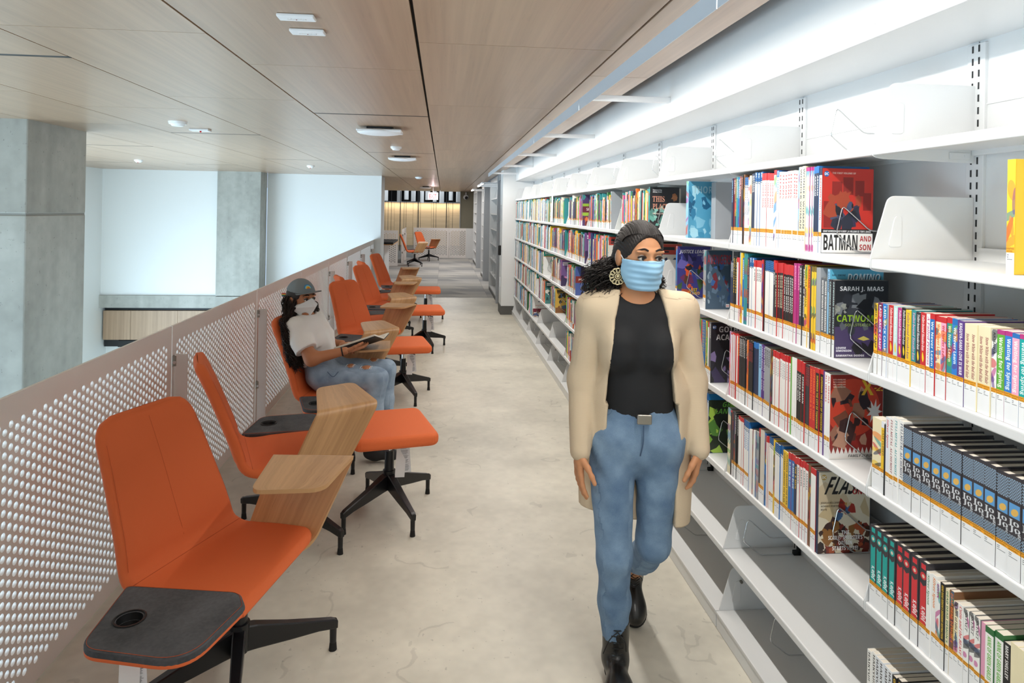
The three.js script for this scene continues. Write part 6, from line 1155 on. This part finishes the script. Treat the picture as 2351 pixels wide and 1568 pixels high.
  const brim = (() => { const P = [], I = [], n = 14, m = 7; for (let s = 0; s < 2; s++) for (let j = 0; j <= m; j++) for (let i = 0; i <= n; i++) { const a = mixn(-1.15, 1.15, i / n), v = j / m, r0x = 0.089 * Math.sin(a), r0z = -0.012 + 0.104 * Math.cos(a), ext = 0.075 * Math.pow(Math.cos(a * 1.2), 0.7) || 0; const x = r0x * (1 + 0.05 * v), z = r0z + (ext || 0) * v; P.push(x, 0.05 + 0.16 * -z * (1 - v) * 0.5 - 0.004 + 0.014 * v - 3.2 * x * x * v - s * 0.004, z); }
    const W = n + 1, off = W * (m + 1); for (let j = 0; j < m; j++) for (let i = 0; i < n; i++) { const p = j * W + i; I.push(p, p + W, p + 1, p + 1, p + W, p + W + 1); const q = p + off; I.push(q, q + 1, q + W, q + 1, q + W + 1, q + W); } for (let i = 0; i < n; i++) { const p = m * W + i; I.push(p, p + off, p + 1, p + 1, p + off, p + off + 1); }
    const g = new THREE.BufferGeometry(); g.setAttribute('position', new THREE.Float32BufferAttribute(P, 3)); g.setIndex(I); g.computeVertexNormals(); return g; })();
  const cp = obj('cap', merge([worn(h, crown), worn(h, brim)]), capMat, t);
  [[0.027, 0x3f84b4], [0.021, 0x8fcadf], [0.0155, 0xf0c93c], [0.0095, 0xe8822e]].forEach(([r, c], i) => { const g = new THREE.CircleGeometry(r, 22, 0, Math.PI); const p = g.attributes.position; for (let k = 0; k < p.count; k++) { const x = p.getX(k) - 0.012, y = p.getY(k) + 0.07, q = 1 - (x / 0.09) ** 2 - ((y - 0.028) / 0.105) ** 2; p.setXYZ(k, x, y, -0.012 + 0.105 * Math.sqrt(Math.max(0, q)) + 0.0008 + i * 0.0005); } g.computeVertexNormals(); obj('emblem', worn(h, g), std({ color: c, roughness: 0.8 }), cp); });
  [[0, 0xc23a34], [0.006, 0xe9b63a], [0.012, 0x3c7a4a], [0.018, 0x3a5c94]].forEach(([d, c]) => obj('strap_stripe', worn(h, rbox(0.016, 0.005, 0.055, 0.001, -0.03, 0.028 - d, -0.135)), std({ color: c, roughness: 0.8 }), cp));
  // pointed white mask
  const mf = (x, y, z) => { const zf = y > -0.05 ? mixn(0.13, 0.1, clamp((y + 0.05) / 0.06, 0, 1)) : mixn(0.13, 0.078, clamp((-0.05 - y) / 0.062, 0, 1)), d = (Math.sqrt(x * x + 0.00006) - (zf - z) * 1.02 - 0.006) * 0.7; return Math.max(d, -(headField(x, y, z) - 0.0), y - 0.008 + 0.6 * Math.abs(x), -0.126 - y + 0.25 * Math.abs(x), 0.022 - z + 0.25 * Math.abs(y + 0.05)); };
  const mk = obj('face_mask', worn(h, nets(mf, [-0.09, -0.14, 0.0], [0.09, 0.03, 0.15], 0.003)), fabric({ color: 0xeceeef }), t);
  obj('ear_loop', worn(h, merge([-1, 1].map((s) => tube([V(s * 0.058, -0.02, 0.03), V(s * 0.08, -0.004, -0.012), V(s * 0.08, -0.03, -0.022), V(s * 0.055, -0.07, 0.028)], 0.0016, 4, 14)))), M.paper, mk);
  obj('wristband', (() => { const a = V(...J.wrR), d = a.clone().sub(V(...J.elR)).normalize(), g = new THREE.TorusGeometry(0.0275, 0.004, 8, 22); g.applyQuaternion(new THREE.Quaternion().setFromUnitVectors(V(0, 0, 1), d)); return g.translate(a.x - d.x * 0.02, a.y - d.y * 0.02, a.z - d.z * 0.02); })(), M.rubber, t);
  // the book held open in the reader's hands
  const b = thing('open_book', 'open paperback with a dark cover held by the seated reader', 'book');
  const c0 = V(-0.13, 0.79, 0.09).applyAxisAngle(V(0, 1, 0), 81.6 * Math.PI / 180).add(V(-0.634, 0, -4.675)); b.position.copy(c0); b.rotation.set(0, 81.6 * Math.PI / 180, 0, 'YXZ'); b.rotateX(-0.34); b.rotateZ(-0.3);
  obj('cover', rbox(0.19, 0.003, 0.29, 0.001, 0.095, -0.009, 0), std({ color: 0x1d1c1d, roughness: 0.4 }), b); obj('page_block', rbox(0.185, 0.013, 0.285, 0.003, 0.095, 0.0, 0, 2), M.pages, b); obj('cover', (() => { const g = rbox(0.17, 0.003, 0.29, 0.001, 0.085, 0, 0); g.rotateZ(0.35); return g.translate(0.19, -0.008, 0); })(), std({ color: 0x1d1c1d, roughness: 0.4 }), b);
  obj('page', (() => { const g = rbox(0.165, 0.008, 0.282, 0.002, 0.085, 0.006, 0); g.rotateZ(0.35); return g.translate(0.19, -0.008, 0); })(), M.pages, b);
}
renderer.render(scene, camera);
